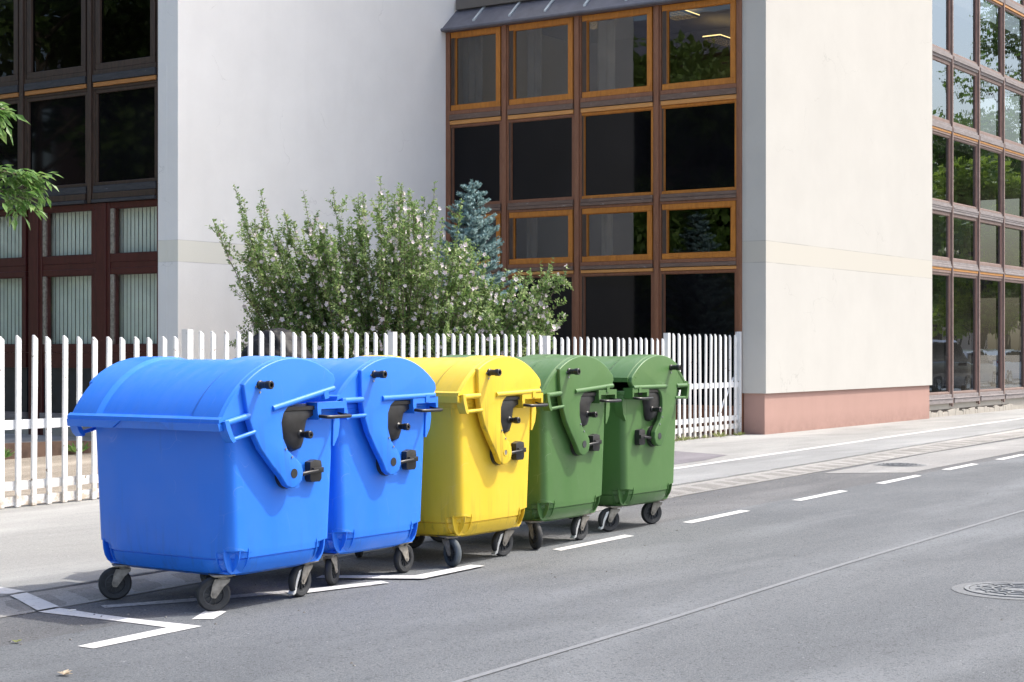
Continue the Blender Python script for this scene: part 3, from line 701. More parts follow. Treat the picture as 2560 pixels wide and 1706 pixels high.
for i in range(5):
    x0, x1 = posts[i], posts[i + 1]; n = round((x1 - x0) / .19) - 1
    for k in range(1, n + 1):
        x = x0 + (x1 - x0) * k / (n + 1) + random.uniform(-.008, .008)
        p = bpy.data.objects.new('picket', proto_me); COL.objects.link(p)
        g = .012 * max(0, x - 20)
        at_fence(p, x, -.024, .02); p.scale = (1, 1, (tops[i] + random.uniform(-.008, .008) - .02) / 1.035); p.rotation_euler = (random.uniform(-.006, .006), random.uniform(-.009, .009), fang + random.uniform(-.08, .08))
    rise = (0, .01, .02, .04, .09)[i]
    for z0, z1 in ((.035, .12), (.18, .265), (.76, .85)):
        bm = bmesh.new(); L = x1 - x0 - .085
        box(bm, (0, 0, (z0 + z1) / 2), (L, .035, z1 - z0)); bevel(bm, .003, 1)
        at_fence(mesh_obj('rail', bm, M['fence']), (x0 + x1) / 2, .008, rise)
# panel left of the first post (runs out of the frame)
for k in range(1, 5):
    p = bpy.data.objects.new('picket', proto_me); COL.objects.link(p); at_fence(p, 9.28 - k * .19, -.024, .02); p.scale = (1, 1, 1.57)
# diagonal brace near the wing wall
bm = bmesh.new(); tube(bm, [(0, 0, .38), (.62, 0, 1.02)], .022, 4); at_fence(mesh_obj('brace', bm, M['fence']), 26.1, .02)

# ------------------------------------------------------------------ the building
bld = empty('office_building', (27, 19.75, 0))
tag(bld, 'large office building with pale rendered wings and wooden window walls behind the fence', 'building')
def part(name, bm, mat, parent=bld, **k):
    o = mesh_obj(name, bm, mat, None, **k); o.parent = parent
    # keep world coordinates
    p = parent; off = Vector((0, 0, 0))
    while p: off += Vector(p.location); p = p.parent
    for v in o.data.vertices: v.co -= off
    return o
WH = 24
def wall_box(name, x0, x1, y0, y1, z0, z1, mat):
    bm = bmesh.new(); box(bm, ((x0 + x1) / 2, (y0 + y1) / 2, (z0 + z1) / 2), (x1 - x0, y1 - y0, z1 - z0)); bevel(bm, .012, 2); return part(name, bm, mat)
XC = 26.95; YW = 19.75; XL = 19.58; YR = 12.80; YG = 13.02
# corners: wing wall towards the street
wall_box('wing_wall', XC, 35.25, YR, 13.26, .74, WH, M['wall_cream'])
wall_box('wing_plinth', XC + .045, 35.2, YR + .045, 13.25, -.05, .738, M['wall_pink'])
wall_box('recessed_wall', XL, 32.3, YW, YW + .25, -.05, 16, M['wall_grey'])
wall_box('corner_wall', XL - .004, XL + .3, YW + .2501, YW + .45, -.05, 16, M['wall_grey'])
# rooms behind the glass: back walls and floors
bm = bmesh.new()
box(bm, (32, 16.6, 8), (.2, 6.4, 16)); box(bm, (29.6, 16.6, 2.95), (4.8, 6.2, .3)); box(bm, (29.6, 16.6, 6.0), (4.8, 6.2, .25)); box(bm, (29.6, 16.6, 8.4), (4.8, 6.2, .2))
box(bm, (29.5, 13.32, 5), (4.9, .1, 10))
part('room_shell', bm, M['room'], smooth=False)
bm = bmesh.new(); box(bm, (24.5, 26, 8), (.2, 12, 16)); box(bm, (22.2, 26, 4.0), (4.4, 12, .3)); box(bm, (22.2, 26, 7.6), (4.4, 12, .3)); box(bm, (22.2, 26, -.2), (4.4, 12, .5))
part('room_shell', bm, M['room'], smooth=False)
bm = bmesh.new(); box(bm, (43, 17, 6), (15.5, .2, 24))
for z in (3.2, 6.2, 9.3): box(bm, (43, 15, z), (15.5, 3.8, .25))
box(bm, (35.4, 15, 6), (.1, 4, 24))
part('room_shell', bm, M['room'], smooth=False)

def bar_box(bm, F, u0, u1, z0, z1, n0, n1):
    """F(u, n, z) -> xyz"""
    vs = [bm.verts.new(F(*p)) for p in ((u0, n0, z0), (u1, n0, z0), (u1, n1, z0), (u0, n1, z0), (u0, n0, z1), (u1, n0, z1), (u1, n1, z1), (u0, n1, z1))]
    fs = [bm.faces.new([vs[i] for i in f]) for f in ((0, 3, 2, 1), (4, 5, 6, 7), (0, 1, 5, 4), (1, 2, 6, 5), (2, 3, 7, 6), (3, 0, 4, 7))]
    bmesh.ops.recalc_face_normals(bm, faces=fs)
def window(F, u0, u1, z0, z1, fw, mat, gmat, depth=.03, n0=-.10, n1=.0, name='window', inner=None):
    """frame of four bars and a pane; (u0..u1, z0..z1) is the outer size of the frame"""
    bm = bmesh.new()
    fb = fw if not isinstance(fw, tuple) else fw[1]; f = fw if not isinstance(fw, tuple) else fw[0]
    bar_box(bm, F, u0, u1, z0, z0 + fb, n0, n1); bar_box(bm, F, u0, u1, z1 - f, z1, n0, n1)
    bar_box(bm, F, u0, u0 + f, z0 + fb, z1 - f, n0, n1 - .002); bar_box(bm, F, u1 - f, u1, z0 + fb, z1 - f, n0, n1 - .002)
    bevel(bm, .006, 1)
    if inner:   # dark gasket step
        g = .012
        for a in ((u0 + f, u1 - f, z0 + fb, z0 + fb + g), (u0 + f, u1 - f, z1 - f - g, z1 - f), (u0 + f, u0 + f + g, z0 + fb + g, z1 - f - g), (u1 - f - g, u1 - f, z0 + fb + g, z1 - f - g)):
            k0 = len(bm.faces); bar_box(bm, F, *a, n0, n1 - .024); bm.faces.ensure_lookup_table()
            for q in bm.faces[k0:]: q.material_index = 1
    w = part(name, bm, [mat, inner or mat])
    bm = bmesh.new(); bar_box(bm, F, u0 + f - .005, u1 - f + .005, z0 + fb - .005, z1 - f + .005, n1 - depth - .006, n1 - depth)
    o = part('pane', bm, gmat, w, smooth=False)
    return w

# --- window wall facing the yard (plane X = XC, faces -X); u runs along -Y
FC = lambda u, n, z: (XC - n, u, z)
cols = [13.263, 14.977, 16.688, 18.346, 19.705]
half = .085
mull = bmesh.new
for i, c in enumerate(cols):
    bm = bmesh.new()
    if i == 0: bar_box(bm, FC, 13.262, 13.262 + .10, -.02, 7.9, -.15, .03); bar_box(bm, FC, 13.262, 13.262 + .05, -.02, 7.9, .03, .045)
    elif i == 4: bar_box(bm, FC, 19.65, 19.748, -.02, 7.9, -.15, .03)
    else:
        bar_box(bm, FC, c - half, c + half, -.02, 7.9, -.15, .0); bar_box(bm, FC, c - .045, c + .045, -.02, 7.88, .0, .035)
    bevel(bm, .005, 1); part('mullion', bm, M['wood_brown'])
for i in range(4):
    a = cols[i] + (half if i else .10); b_ = cols[i + 1] - (half if i < 3 else .05)
    # row 1: sashes under the roof
    window(FC, a + .02, b_ - .02, 6.24, 7.79, .105, M['wood_orange'], M['glass'], .05, -.09, .012, inner=M['wood_dark'])
    window(FC, a, b_, 4.345, 5.965, .05, M['wood_brown'] if i > 1 else M['wood_orange'], M['spandrel'], .04, -.08, -.01, inner=M['wood_dark'])
    window(FC, a + .02, b_ - .02, 3.155, 4.16, .10, M['wood_orange'], M['glass'] if i < 2 else M['glass'], .05, -.09, .012, inner=M['wood_dark'])
    window(FC, a, b_, .45, 2.945, .05, M['wood_brown'], M['spandrel'], .04, -.08, -.01, inner=M['wood_dark'])
    for z0, z1, mt, n1 in ((6.16, 6.238, 'wood_brown', .03), (6.055, 6.157, 'wood_ledge', .045), (5.967, 6.045, 'wood_strip', .022), (4.162, 4.21, 'wood_brown', .015), (4.212, 4.27, 'wood_ledge', .05), (4.275, 4.343, 'wood_ledge', .03),
                           (3.085, 3.153, 'wood_brown', .03), (3.015, 3.082, 'wood_ledge', .045), (2.947, 3.005, 'wood_strip', .022), (0, .448, 'wood_brown', .02), (7.792, 7.89, 'wood_brown', .0)):
        bm = bmesh.new(); bar_box(bm, FC, a + .001, b_ - .001, z0, z1, -.1, n1)
        bevel(bm, .004, 1); part('ledge' if mt == 'wood_ledge' else 'transom', bm, M[mt])
# curtains, lamps and plants behind these panes
bm = bmesh.new()
def curtain(x, y0, y1, z0, z1):
    n = max(4, int((y1 - y0) / .05)); A = []
    for k in range(n + 1):
        y = y0 + (y1 - y0) * k / n; A.append((bm.verts.new((x + .03 * math.sin(k * 1.9), y, z0)), bm.verts.new((x + .03 * math.sin(k * 1.9), y, z1))))
    for a, b_ in zip(A, A[1:]): bm.faces.new((a[0], b_[0], b_[1], a[1]))
for y0, y1 in ((19.15, 19.62), (17.75, 18.1), (16.1, 16.5)): curtain(27.35, y0, y1, 6.2, 7.9)
for y0, y1 in ((17.85, 18.1), (16.15, 16.4), (19.1, 19.6)): curtain(27.35, y0, y1, 3.15, 4.2)
part('curtain', bm, M['curtain'])
def lamp(cx, cy, z, sx, sy):
    bm = bmesh.new(); box(bm, (cx, cy, z + .02), (sx, sy, .02)); fr = part('ceiling_lamp', bm, M['lamp_panel'], smooth=False)
    bm = bmesh.new()
    for k in range(9): box(bm, (cx - sx / 2 + sx * k / 8, cy, z - .015), (.02, sy, .04))
    for k in range(5): box(bm, (cx, cy - sy / 2 + sy * k / 4, z - .0155), (sx, .02, .04))
    part('louvre', bm, M['room'], fr, smooth=False)
lamp(29.2, 15.95, 8.18, 1.5, .55); lamp(29.6, 14.35, 8.18, 1.4, .6); lamp(29.3, 17.9, 8.2, 1.2, .5); lamp(31.2, 15.8, 7.9, 1.0, .4)

# --- metal roof above it, rising away from the yard
bm = bmesh.new()
sl_a = math.atan(.89)
prism(bm, [(XC - .16, 7.80), (XC - .16, 7.86), (XC + 3.0, 7.86 + 3.16 * .89), (XC + 3.0, 7.80 + 3.0 * .89), (XC - .02, 7.89), (XC - .02, 7.80)], 13.2, 19.76 + .0, lambda u, v, w: (u, w, v))
part('roof', bm, M['zinc'], smooth=False)
bm = bmesh.new(); tube(bm, [(XC - .165, 13.2, 7.835), (XC - .165, 19.9, 7.835)], .035, 10); part('roof_edge', bm, M['zinc'])
for y in (19.05, 18.2, 17.38, 16.5, 15.6, 14.75, 13.9):
    bm = bmesh.new()
    for f0 in (0,):
        prism(bm, [(XC - .06, 7.86 + .10 * .89 + .002), (XC - .06, 7.86 + .10 * .89 + .035), (XC + 2.9, 7.86 + 3.06 * .89 + .035), (XC + 2.9, 7.86 + 3.06 * .89 + .002)], y - .028, y + .028, lambda u, v, w: (u, w, v))
    part('roof_batten', bm, M['zinc_light'], smooth=False)

# --- left window wall (plane X = XL, faces -X)
XF = XL + .02
FL = lambda u, n, z: (XF - n, u, z)
def lz(y, Y0=None): return y
lc = [20.22, 21.83, 23.56, 25.30, 27.05]
LG = [(20.26, 21.24), (21.84, 22.93), (23.61, 24.70), (25.38, 26.47)]
for i, c in enumerate(lc):
    bm = bmesh.new()
    if i == 0: bar_box(bm, FL, 20.205, 20.26, 3.99, 16, -.2, .0)
    else: bar_box(bm, FL, c - .09, c + .09, 3.99, 16, -.12, .0); bar_box(bm, FL, c - .045, c + .045, 3.99, 16, .0, .04)
    bevel(bm, .005, 1); part('mullion', bm, M['wood_dark'])
    if i:
        c2 = LG[i - 1][1] + .295; bm = bmesh.new(); bar_box(bm, FL, c2 - .175, c2 + .175, -.02, 3.985, -.14, .01); bar_box(bm, FL, c2 - .10, c2 + .10, -.02, 3.985, .01, .03); bevel(bm, .006, 1); part('mullion', bm, M['wood_maroon'])
for i in range(4):
    a = (lc[i] + .09) if i else 20.262; b_ = lc[i + 1] - .09
    window(FL, a + .03, b_ - .03, 6.23, 8.0, .11, M['wood_dark'], M['glass_dark'], .05, -.09, .012)
    window(FL, a, b_, 4.28, 5.90, .06, M['wood_dark'], M['spandrel'], .04, -.08, -.01)
    for z0, z1, mt, n1 in ((6.15, 6.228, 'wood_dark', .02), (6.03, 6.147, 'wood_ledge_dark', .05), (5.95, 6.02, 'strip_dark', .03), (5.902, 5.945, 'wood_dark', .0), (4.16, 4.278, 'wood_ledge_dark', .03), (4.05, 4.155, 'wood_dark', .05), (3.99, 4.045, 'wood_ledge_dark', .07), (8.002, 8.2, 'wood_ledge_dark', .03)):
        bm = bmesh.new(); bar_box(bm, FL, a + .001, b_ - .001, z0, z1, -.1, n1); bevel(bm, .004, 1); part('ledge' if 'ledge' in mt else 'transom', bm, M[mt])
    a2 = (LG[i][0] - .118) if i else 20.16; b2 = LG[i][1] + .118
    window(FL, a2, b2, 2.98, 3.985, (.10, .14), M['wood_maroon'], M['glass_blind'], .06, -.10, .0, inner=M['steel'])
    window(FL, a2, b2, 1.46, 2.88, (.10, .14), M['wood_maroon'], M['glass_blind'], .06, -.10, .0, inner=M['steel'])
    for z0, z1 in ((2.882, 2.978), (1.20, 1.458)):
        bm = bmesh.new(); bar_box(bm, FL, a2, b2, z0, z1, -.1, -.01); part('transom', bm, M['wood_maroon'])
    bm = bmesh.new(); bar_box(bm, FL, a2, b2, .42, 1.198, -.1, -.04); part('base_panel', bm, M['panel_dark'])
    bm = bmesh.new(); bar_box(bm, FL, a2, b2, .30, .418, -.1, .06); part('sill', bm, M['ledge_grey'])
bm = bmesh.new(); bar_box(bm, FL, 20.3, 27.4, -.05, .299, -.2, -.02); part('plinth', bm, M['concrete'])
# vertical blinds
for i in range(4):
    a = LG[i][0] - .02; b_ = LG[i][1] + .10; n = 12
    for z0, z1 in ((2.95, 3.97), (1.45, 2.87)):
        bm = bmesh.new(); p = (b_ - a) / n
        for k in range(n):
            y = a + p * k; sway = .006 * math.sin(k * 2.7 + i)
            vs = [bm.verts.new(q) for q in ((XF + .188 + sway * .5, y, z0), (XF + .203, y + p * 1.01, z0), (XF + .203, y + p * 1.01, z1), (XF + .188 + sway * .5, y, z1))]
            bm.faces.new(vs)
        part('vertical_blind', bm, M['blind'], smooth=False)

# --- right window wall along the street (plane Y = YG, faces -Y)
FR = lambda u, n, z: (u, YG - n, z)
rc = [35.25] + [37.06 + 1.84 * k for k in range(5)]
RW = [(.502, 3.228, .05, 0), (3.502, 4.598, .075, 1), (4.802, 6.328, .045, 0), (6.602, 7.998, .075, 1), (8.202, 9.898, .045, 0), (10.102, 12.0, .09, 1)]
for i, c in enumerate(rc):
    bm = bmesh.new()
    if i == 0: bar_box(bm, FR, 35.252, 35.36, .25, 12.2, -.12, .0)
    else: bar_box(bm, FR, c - .06, c + .06, .25, 12.2, -.14, .012); bar_box(bm, FR, c - .03, c + .03, .22, 12.2, .012, .05)
    bevel(bm, .005, 1); part('mullion', bm, M['wood_grey'] if i else M['wood_grey_dk'])
for i in range(len(rc) - 1):
    a = rc[i] + (.06 if i else .11); b_ = rc[i + 1] - .06
    for z0, z1, fw, sash in RW:
        window(FR, a + .005, b_ - .005, z0, z1, fw, M['wood_grey'], M['glass_street'], .028, -.10, .0, inner=M['wood_grey_dk'])
    def profile(name, bars, mat):
        b2 = bmesh.new(); pl = [(-.1, bars[0][0])]
        for z0, z1, n in bars: pl += [(n, z0), (n, z1)]
        pl.append((-.1, bars[-1][1])); prism(b2, pl, a, b_, lambda u, v, w: (w, YG - u, v)); bevel(b2, .004, 1); part(name, b2, mat)
    profile('sill', [(.30, .40, .07), (.40, .42, .085), (.42, .50, .04)], M['ledge_grey'])
    profile('transom', [(3.23, 3.29, .02)], M['wood_grey']); profile('transom', [(3.292, 3.345, .03)], M['wood_strip']); profile('ledge', [(3.347, 3.39, .05), (3.39, 3.44, .035), (3.44, 3.50, .02)], M['ledge_grey'])
    profile('ledge', [(4.60, 4.66, .03), (4.66, 4.70, .04), (4.70, 4.75, .05), (4.75, 4.80, .02)], M['ledge_grey'])
    profile('transom', [(6.33, 6.38, .02)], M['wood_grey']); profile('transom', [(6.382, 6.43, .03)], M['wood_strip']); profile('ledge', [(6.432, 6.54, .05), (6.54, 6.60, .02)], M['ledge_grey'])
    profile('ledge', [(8.0, 8.06, .03), (8.06, 8.15, .06), (8.15, 8.20, .02)], M['ledge_grey'])
    profile('transom', [(9.9, 9.96, .03)], M['wood_strip']); profile('ledge', [(9.962, 10.1, .05)], M['ledge_grey'])
bm = bmesh.new(); box(bm, (42.5, YG + .12, .13), (14.4, .2, .34)); part('base', bm, M['concrete'])
# crumbled lower render of the base with open cracks
random.seed(5); bm = bmesh.new(); x = 35.3
while x < 41.3:
    w = random.uniform(.16, .5); h = random.uniform(.10, .165)
    prism(bm, [(x, -.02), (x + w - .012, -.02), (x + w - .012 + random.uniform(-.02, .02), h * random.uniform(.8, 1.1)), (x + w * .5, h), (x + random.uniform(0, .02), h * random.uniform(.6, 1))], YG - .035, YG + .018, lambda u, v, w_: (u, w_, v)); x += w
part('crumbling_render', bm, M['concrete'], smooth=False)
bm = bmesh.new(); box(bm, (38.3, YG + .016, .085), (6.0, .008, .17)); part('crack_back', bm, M['crackbed'], smooth=False)
bm = bmesh.new(); box(bm, (42.5, YG + .1, 17), (14.4, .3, 10)); part('upper_wall', bm, M['wall_cream'])

# ------------------------------------------------------------------ foliage helpers
class Leaves:
    def __init__(s): s.v, s.f = [], []
    def leaf(s, p, d, n, L, W, fold=.15):
        """pointed leaf from p along d, with normal n"""
        side = d.cross(n)
        if side.length < 1e-4: return
        side.normalize(); n = side.cross(d)
        i = len(s.v); m = p + d * L * .45
        s.v += [p, m + side * W / 2 + n * W * fold, p + d * L, m - side * W / 2 + n * W * fold]
        s.f.append((i, i + 1, i + 2, i + 3))
    def build(s, name, mat, parent=None, off=Vector((0, 0, 0))):
        return py_obj(name, [tuple(v - off) for v in s.v], s.f, mat, parent)
def rv(r=1): return Vector((random.gauss(0, r), random.gauss(0, r), random.gauss(0, r)))
def shoot(bm, A, B, r0, r1, bow=0.25, up=.3, n=9, wob=.02):
    """curved shoot from A to B, first outwards then upwards; returns its points"""
    pts = []
    A, B = Vector(A), Vector(B); C = A + (B - A) * .5; C.z += (A.z - B.z) * .0 - up * (B - A).length * .25
    C.x += (B.x - A.x) * bow; C.y += (B.y - A.y) * bow
    for k in range(n + 1):
        t = k / n; p = A * (1 - t) ** 2 + C * 2 * t * (1 - t) + B * t * t
        pts.append(p + rv(wob) * (t * (1 - t) * 3))
    if bm is not None: tube(bm, pts, [r0 + (r1 - r0) * k / n for k in range(n + 1)], 5)
    return pts
def interp(tab, x):
    if x <= tab[0][0]: return tab[0][1]
    for (a, b), (c, d) in zip(tab, tab[1:]):
        if x <= c: return b + (d - b) * (x - a) / (c - a)
    return tab[-1][1]

# ------------------------------------------------------------------ flowering hibiscus
random.seed(21)
Cx, Cy = 20.0, 15.55
E1 = Vector((math.sin(YAW), -math.cos(YAW), 0)); E2 = Vector((math.cos(YAW), math.sin(YAW), 0))
hib = empty('hibiscus_bush', (Cx, Cy, 0)); tag(hib, 'big spreading bush with small green leaves and pale pink flowers behind the fence', 'bush')
OFF = Vector((Cx, Cy, 0))
bmw = bmesh.new(); LV = Leaves(); FLW = Leaves()
def ztop(u): return interp([(-2.75, 3.35), (-2.4, 4.0), (-1.9, 3.7), (-1.4, 3.75), (-.9, 3.85), (-.2, 4.0), (.2, 3.95), (.75, 3.75), (1.2, 3.2), (1.7, 2.95), (2.3, 2.8), (2.6, 2.55)], u)
def dress(pts, dens, Ls=.055, flower=.12, start=.25):
    tot = len(pts) - 1
    for i in range(tot):
        a, b_ = pts[i], pts[i + 1]; seg = (b_ - a).length; d = (b_ - a).normalized() if seg > 1e-5 else Vector((0, 0, 1))
        t = i / tot
        if t < start: continue
        n = dens * seg; n = int(n) + (random.random() < n % 1)
        for _ in range(n):
            p = a.lerp(b_, random.random()) + rv(.012)
            o = rv(); o = (o - d * o.dot(d)); o.normalize()
            dd = (o * .9 + d * .5 + Vector((0, 0, random.uniform(-.3, .2)))).normalized()
            L = Ls * random.uniform(.6, 1.25); LV.leaf(p, dd, (Vector((0, 0, 1)) + rv(.6)).normalized(), L, L * random.uniform(.5, .7))
        if random.random() < flower * seg * 12:
            c = a.lerp(b_, random.random()); o = rv(); o.z = abs(o.z) * .3; o = (o - E2 * .7 + Vector((.35, -.35, 0))).normalized(); c = c + o * .035
            u, v = frame_of(o); R = random.uniform(.036, .055); op = random.uniform(.25, .75)
            for k in range(5):
                an = 2 * PI * k / 5 + random.random() * .3; rd = (u * math.cos(an) + v * math.sin(an)).normalized()
                FLW.leaf(c, (rd * (1 - op * .4) + o * op).normalized(), o, R, R * .9, .1)
def add_shoot(u, w, zt, u0=None, w0=None, zb=0, flower=.12, dens=112):
    u0 = u * .10 + random.uniform(-.12, .12) if u0 is None else u0; w0 = w * .15 if w0 is None else w0
    A = OFF + E1 * u0 + E2 * w0 + Vector((0, 0, zb)); B = OFF + E1 * u + E2 * w + Vector((0, 0, zt))
    pts = shoot(bmw, A, B, .016, .003, .16, .25, 12)
    dress(pts, dens, start=.22, flower=flower)
    for _ in range(random.randint(11, 16)):
        k = random.randint(3, 11); p = pts[k]; d = (pts[k] - pts[k - 1]).normalized()
        side = (rv() * .6 + d * .75 + Vector((0, 0, .35)) + (p - OFF).normalized() * .3).normalized(); L = random.uniform(.25, .7) * (1.1 - k * .035)
        q = p + side * L
        lim = ztop((q - OFF).dot(E1))
        if q.z > lim: q.z = lim - random.uniform(0, .15)
        if q.y < 13.35: q.y = 13.35 + random.random() * .1
        pp = shoot(bmw, p, q, .005, .002, .05, .1, 5, .01); dress(pp, dens * .95, flower=flower * 1.2, start=0)
for _ in range(130):
    u = random.uniform(-2.35, 2.35); w = random.uniform(-1.1, 1.2) * math.sqrt(max(.05, 1 - (u / 2.7) ** 2))
    rr = math.sqrt((u / 2.6) ** 2 + (w / 1.4) ** 2)
    zt = ztop(u) * random.choice((1, .93, .85, .75)) - .45 * rr * abs(w) - random.uniform(0, .25)
    if u > 1.3: zt *= random.uniform(.75, 1)
    add_shoot(u, w, max(1.5, zt), flower=.10 if u < -1.5 else .15)
for _ in range(85):
    u = random.choice((1, 1, 1, -1, -1)) * random.uniform(.7, 2.35); w = random.uniform(-.9, .5) * math.sqrt(max(.05, 1 - (u / 2.7) ** 2))
    add_shoot(u, w, random.uniform(1.35, ztop(u) * .93), u0=u * random.uniform(.15, .5), zb=random.uniform(.2, .9), flower=.16)
# the long bare-ish shoots that shape its outline
for u, zt in ((-2.72, 3.45), (-2.5, 3.98), (-2.05, 3.9), (-1.7, 3.6), (-1.38, 3.86), (-.95, 3.9), (-.25, 4.08), (.05, 4.0), (.55, 4.02), (-.62, 3.78), (.95, 3.75), (.25, 3.7)):
    add_shoot(u, random.uniform(-.5, .3), zt, u0=u * .32, zb=.5, dens=95, flower=.08)
for u, zt in ((2.55, 2.75), (2.35, 2.9), (2.3, 1.9), (2.15, 2.5), (-2.2, 2.0), (-2.0, 2.4), (-1.7, 1.9), (1.9, 2.1)):
    add_shoot(u, random.uniform(-.3, .2), zt, u0=u * .3, zb=.7, dens=95, flower=.12)
mesh_obj('branches', bmw, M['bark'], hib)
for v in bpy.data.objects['branches'].data.vertices: v.co -= OFF
LV.build('leaves', M['hib_leaf'], hib, OFF); FLW.build('flowers', M['petal'], hib, OFF)
print('hibiscus leaves', len(LV.f), 'petals', len(FLW.f))

# ------------------------------------------------------------------ blue spruce
random.seed(8)
SX, SY = 22.95, 16.3
spr = empty('blue_spruce', (SX, SY, 0)); tag(spr, 'small blue spruce between the flowering bush and the window wall', 'conifer tree')
bm = bmesh.new(); H = 4.30
tube(bm, [(0, 0, 0), (.02, 0, 2), (0, .01, 3.4), (0, 0, H)], [.07, .05, .025, .008], 8)
def needle_twig(v, f, a, b_, r=.028, dens=330):
    r *= 1.45; dens *= 1.5
    d = b_ - a; L = d.length; d.normalize(); u, w = frame_of(d)
    for k in range(int(L * dens)):
        t = random.random(); an = random.random() * 2 * PI; o = u * math.cos(an) + w * math.sin(an)
        p = a + d * (t * L); dirn = (o * .85 + d * .6).normalized(); q = p + dirn * r * 1.3 * (1 - .3 * t); s = d.cross(o) * .0075
        i = len(v); v += [p - s, p + s, q]; f.append((i, i + 1, i + 2))
nv, nf = [], []
z = .35
while z < H - .08:
    t = z / H; R = 1.22 * (1 - t) ** .66 + .02; n = int(7 + 6 * (1 - t)); ph = random.random() * 6
    for k in range(n):
        a = ph + 2 * PI * k / n + random.uniform(-.2, .2); r = R * random.uniform(.75, 1.1)
        P = Vector((0, 0, z)); tip = Vector((r * math.cos(a), r * math.sin(a), z + r * random.uniform(.15, .5) + .05))
        mid = P.lerp(tip, .55) - Vector((0, 0, .05 * r)); tube(bm, [P, mid, tip], [.012, .008, .003], 5)
        needle_twig(nv, nf, P.lerp(mid, .5), mid, .03); needle_twig(nv, nf, mid, tip, .03)
        m = max(2, int(r / .085))
        for j in range(m):
            tt = (j + .6) / m; b0 = P.lerp(mid, tt / .55) if tt < .55 else mid.lerp(tip, (tt - .55) / .45)
            for s in (-1, 1):
                L = (.30 * r * (1 - tt) + .085) * random.uniform(.8, 1.15); d = (tip - P).normalized(); sd = Vector((-d.y, d.x, 0)) * s
                e = b0 + (d * .75 + sd * .75 + Vector((0, 0, random.uniform(-.05, .28)))).normalized() * L
                needle_twig(nv, nf, b0, e, .028, 300)
    z += .19 * (1.15 - .45 * t)
needle_twig(nv, nf, Vector((0, 0, H - .3)), Vector((0, 0, H + .05)), .035, 500)
mesh_obj('trunk', bm, M['bark'], spr); py_obj('needles', nv, nf, M['spruce'], spr)
print('spruce', len(nf))

# ------------------------------------------------------------------ trees
def crown_tree(name, loc, H, R, mat, label, nl=5200, ls=.22, seed=1, trunk_r=.18, zb=.3, cat='tree', group=None, flat=1.0):
    random.seed(seed); root = empty(name, loc); tag(root, label, cat, group)
    bm = bmesh.new(); tube(bm, [(0, 0, -.05), (.05, .03, H * .25), (-.04, .05, H * .5), (0, 0, H * .8)], [trunk_r, trunk_r * .8, trunk_r * .55, trunk_r * .15], 9)
    clumps = []
    for k in range(26):
        a = random.random() * 2 * PI; t = random.random(); zz = H * (zb + (1 - zb) * t); rr = R * math.sin(PI * (.18 + .72 * t)) ** .8 * random.uniform(.35, 1)
        c = Vector((rr * math.cos(a), rr * math.sin(a), zz)); clumps.append((c, R * random.uniform(.22, .42)))
        st = Vector((0, 0, max(H * .2, zz - rr * .8 - .4))); tube(bm, [st, st.lerp(c, .5) + Vector((0, 0, -.1)), c], [trunk_r * .35, trunk_r * .2, .015], 6)
    mesh_obj('trunk', bm, M['bark'], root)
    L = Leaves(); per = nl // len(clumps)
    for c, r in clumps:
        for _ in range(per):
            d = rv(); d.normalize(); p = c + Vector((d.x, d.y, d.z * .75)) * r * random.random() ** .45 + rv(.05)
            dd = (d + rv(.5) + Vector((0, 0, -.3))).normalized(); s = ls * random.uniform(.6, 1.3)
            L.leaf(p, dd, (d + Vector((0, 0, .8)) + rv(.4)).normalized(), s, s * .6)
    L.build('crown', mat, root); return root

# street tree whose twigs reach into the picture on the left
random.seed(31)
T0 = Vector((7.55, 12.15, 0)); tr = empty('street_tree', tuple(T0)); tag(tr, 'green ash-leaved tree whose twigs reach in from the left edge', 'tree')
bm = bmesh.new(); tube(bm, [(0, 0, 0), (.04, .02, 1.4), (-.03, .04, 2.9), (.0, .0, 4.4), (.02, .0, 5.6)], [.13, .11, .09, .06, .02], 10)
LT = Leaves()
def compound(p, d, size):
    """pinnate leaf of five to seven pointed, drooping leaflets"""
    d = d.normalized(); droop = Vector((0, 0, -1)); n = Vector((0, 0, 1)) + rv(.3); side = d.cross(Vector((0, 0, 1)))
    if side.length < .01: side = Vector((1, 0, 0))
    side.normalize(); ax = [p + d * size * t + droop * size * .35 * t * t for t in (0, .35, .65, 1)]
    for t in (1, 2):
        for s in (-1, 1):
            L = size * random.uniform(.55, .75); LT.leaf(ax[t], (side * s * .8 + d * .45 + droop * random.uniform(.3, .8)).normalized(), n.normalized(), L, L * .42, .2)
    L = size * .8; LT.leaf(ax[3], (d * .8 + droop * random.uniform(.3, .8)).normalized(), n.normalized(), L, L * .42, .2)
def limb(pts, r0, leaves, size=.15):
    pts = [Vector(p) for p in pts]; out = [pts[0]]
    for a, b_ in zip(pts, pts[1:]):
        for k in range(1, 5): out.append(a.lerp(b_, k / 4) + rv(.012))
    tube(bm, out, [r0 * (1 - .85 * k / (len(out) - 1)) + .002 for k in range(len(out))], 6)
    n = len(out)
    for _ in range(leaves):
        k = min(n - 2, int(n * (.3 + .7 * random.random()))); p = out[k].lerp(out[k + 1], random.random())
        d = (out[k + 1] - out[k]).normalized(); compound(p, (rv() * .8 + d * .7 + Vector((0, 0, .1))).normalized(), size * random.uniform(.75, 1.2))
def PX(x, y, t):
    """point seen at full-size picture position (x, y) and depth t, in the tree's own axes"""
    return Vector((math.cos(YAW) * t + math.sin(YAW) * t * (x - 1280) / 4200, math.sin(YAW) * t - math.cos(YAW) * t * (x - 1280) / 4200, 1.53 + (872 - y) / 4200 * t)) - T0
Z0 = Vector((0, 0, 2.4))
limb([Z0, (.35, -.1, 2.9), (1.2, -.3, 3.05), (1.9, -.47, 3.05), (2.28, -.56, 3.0)], .035, 95)
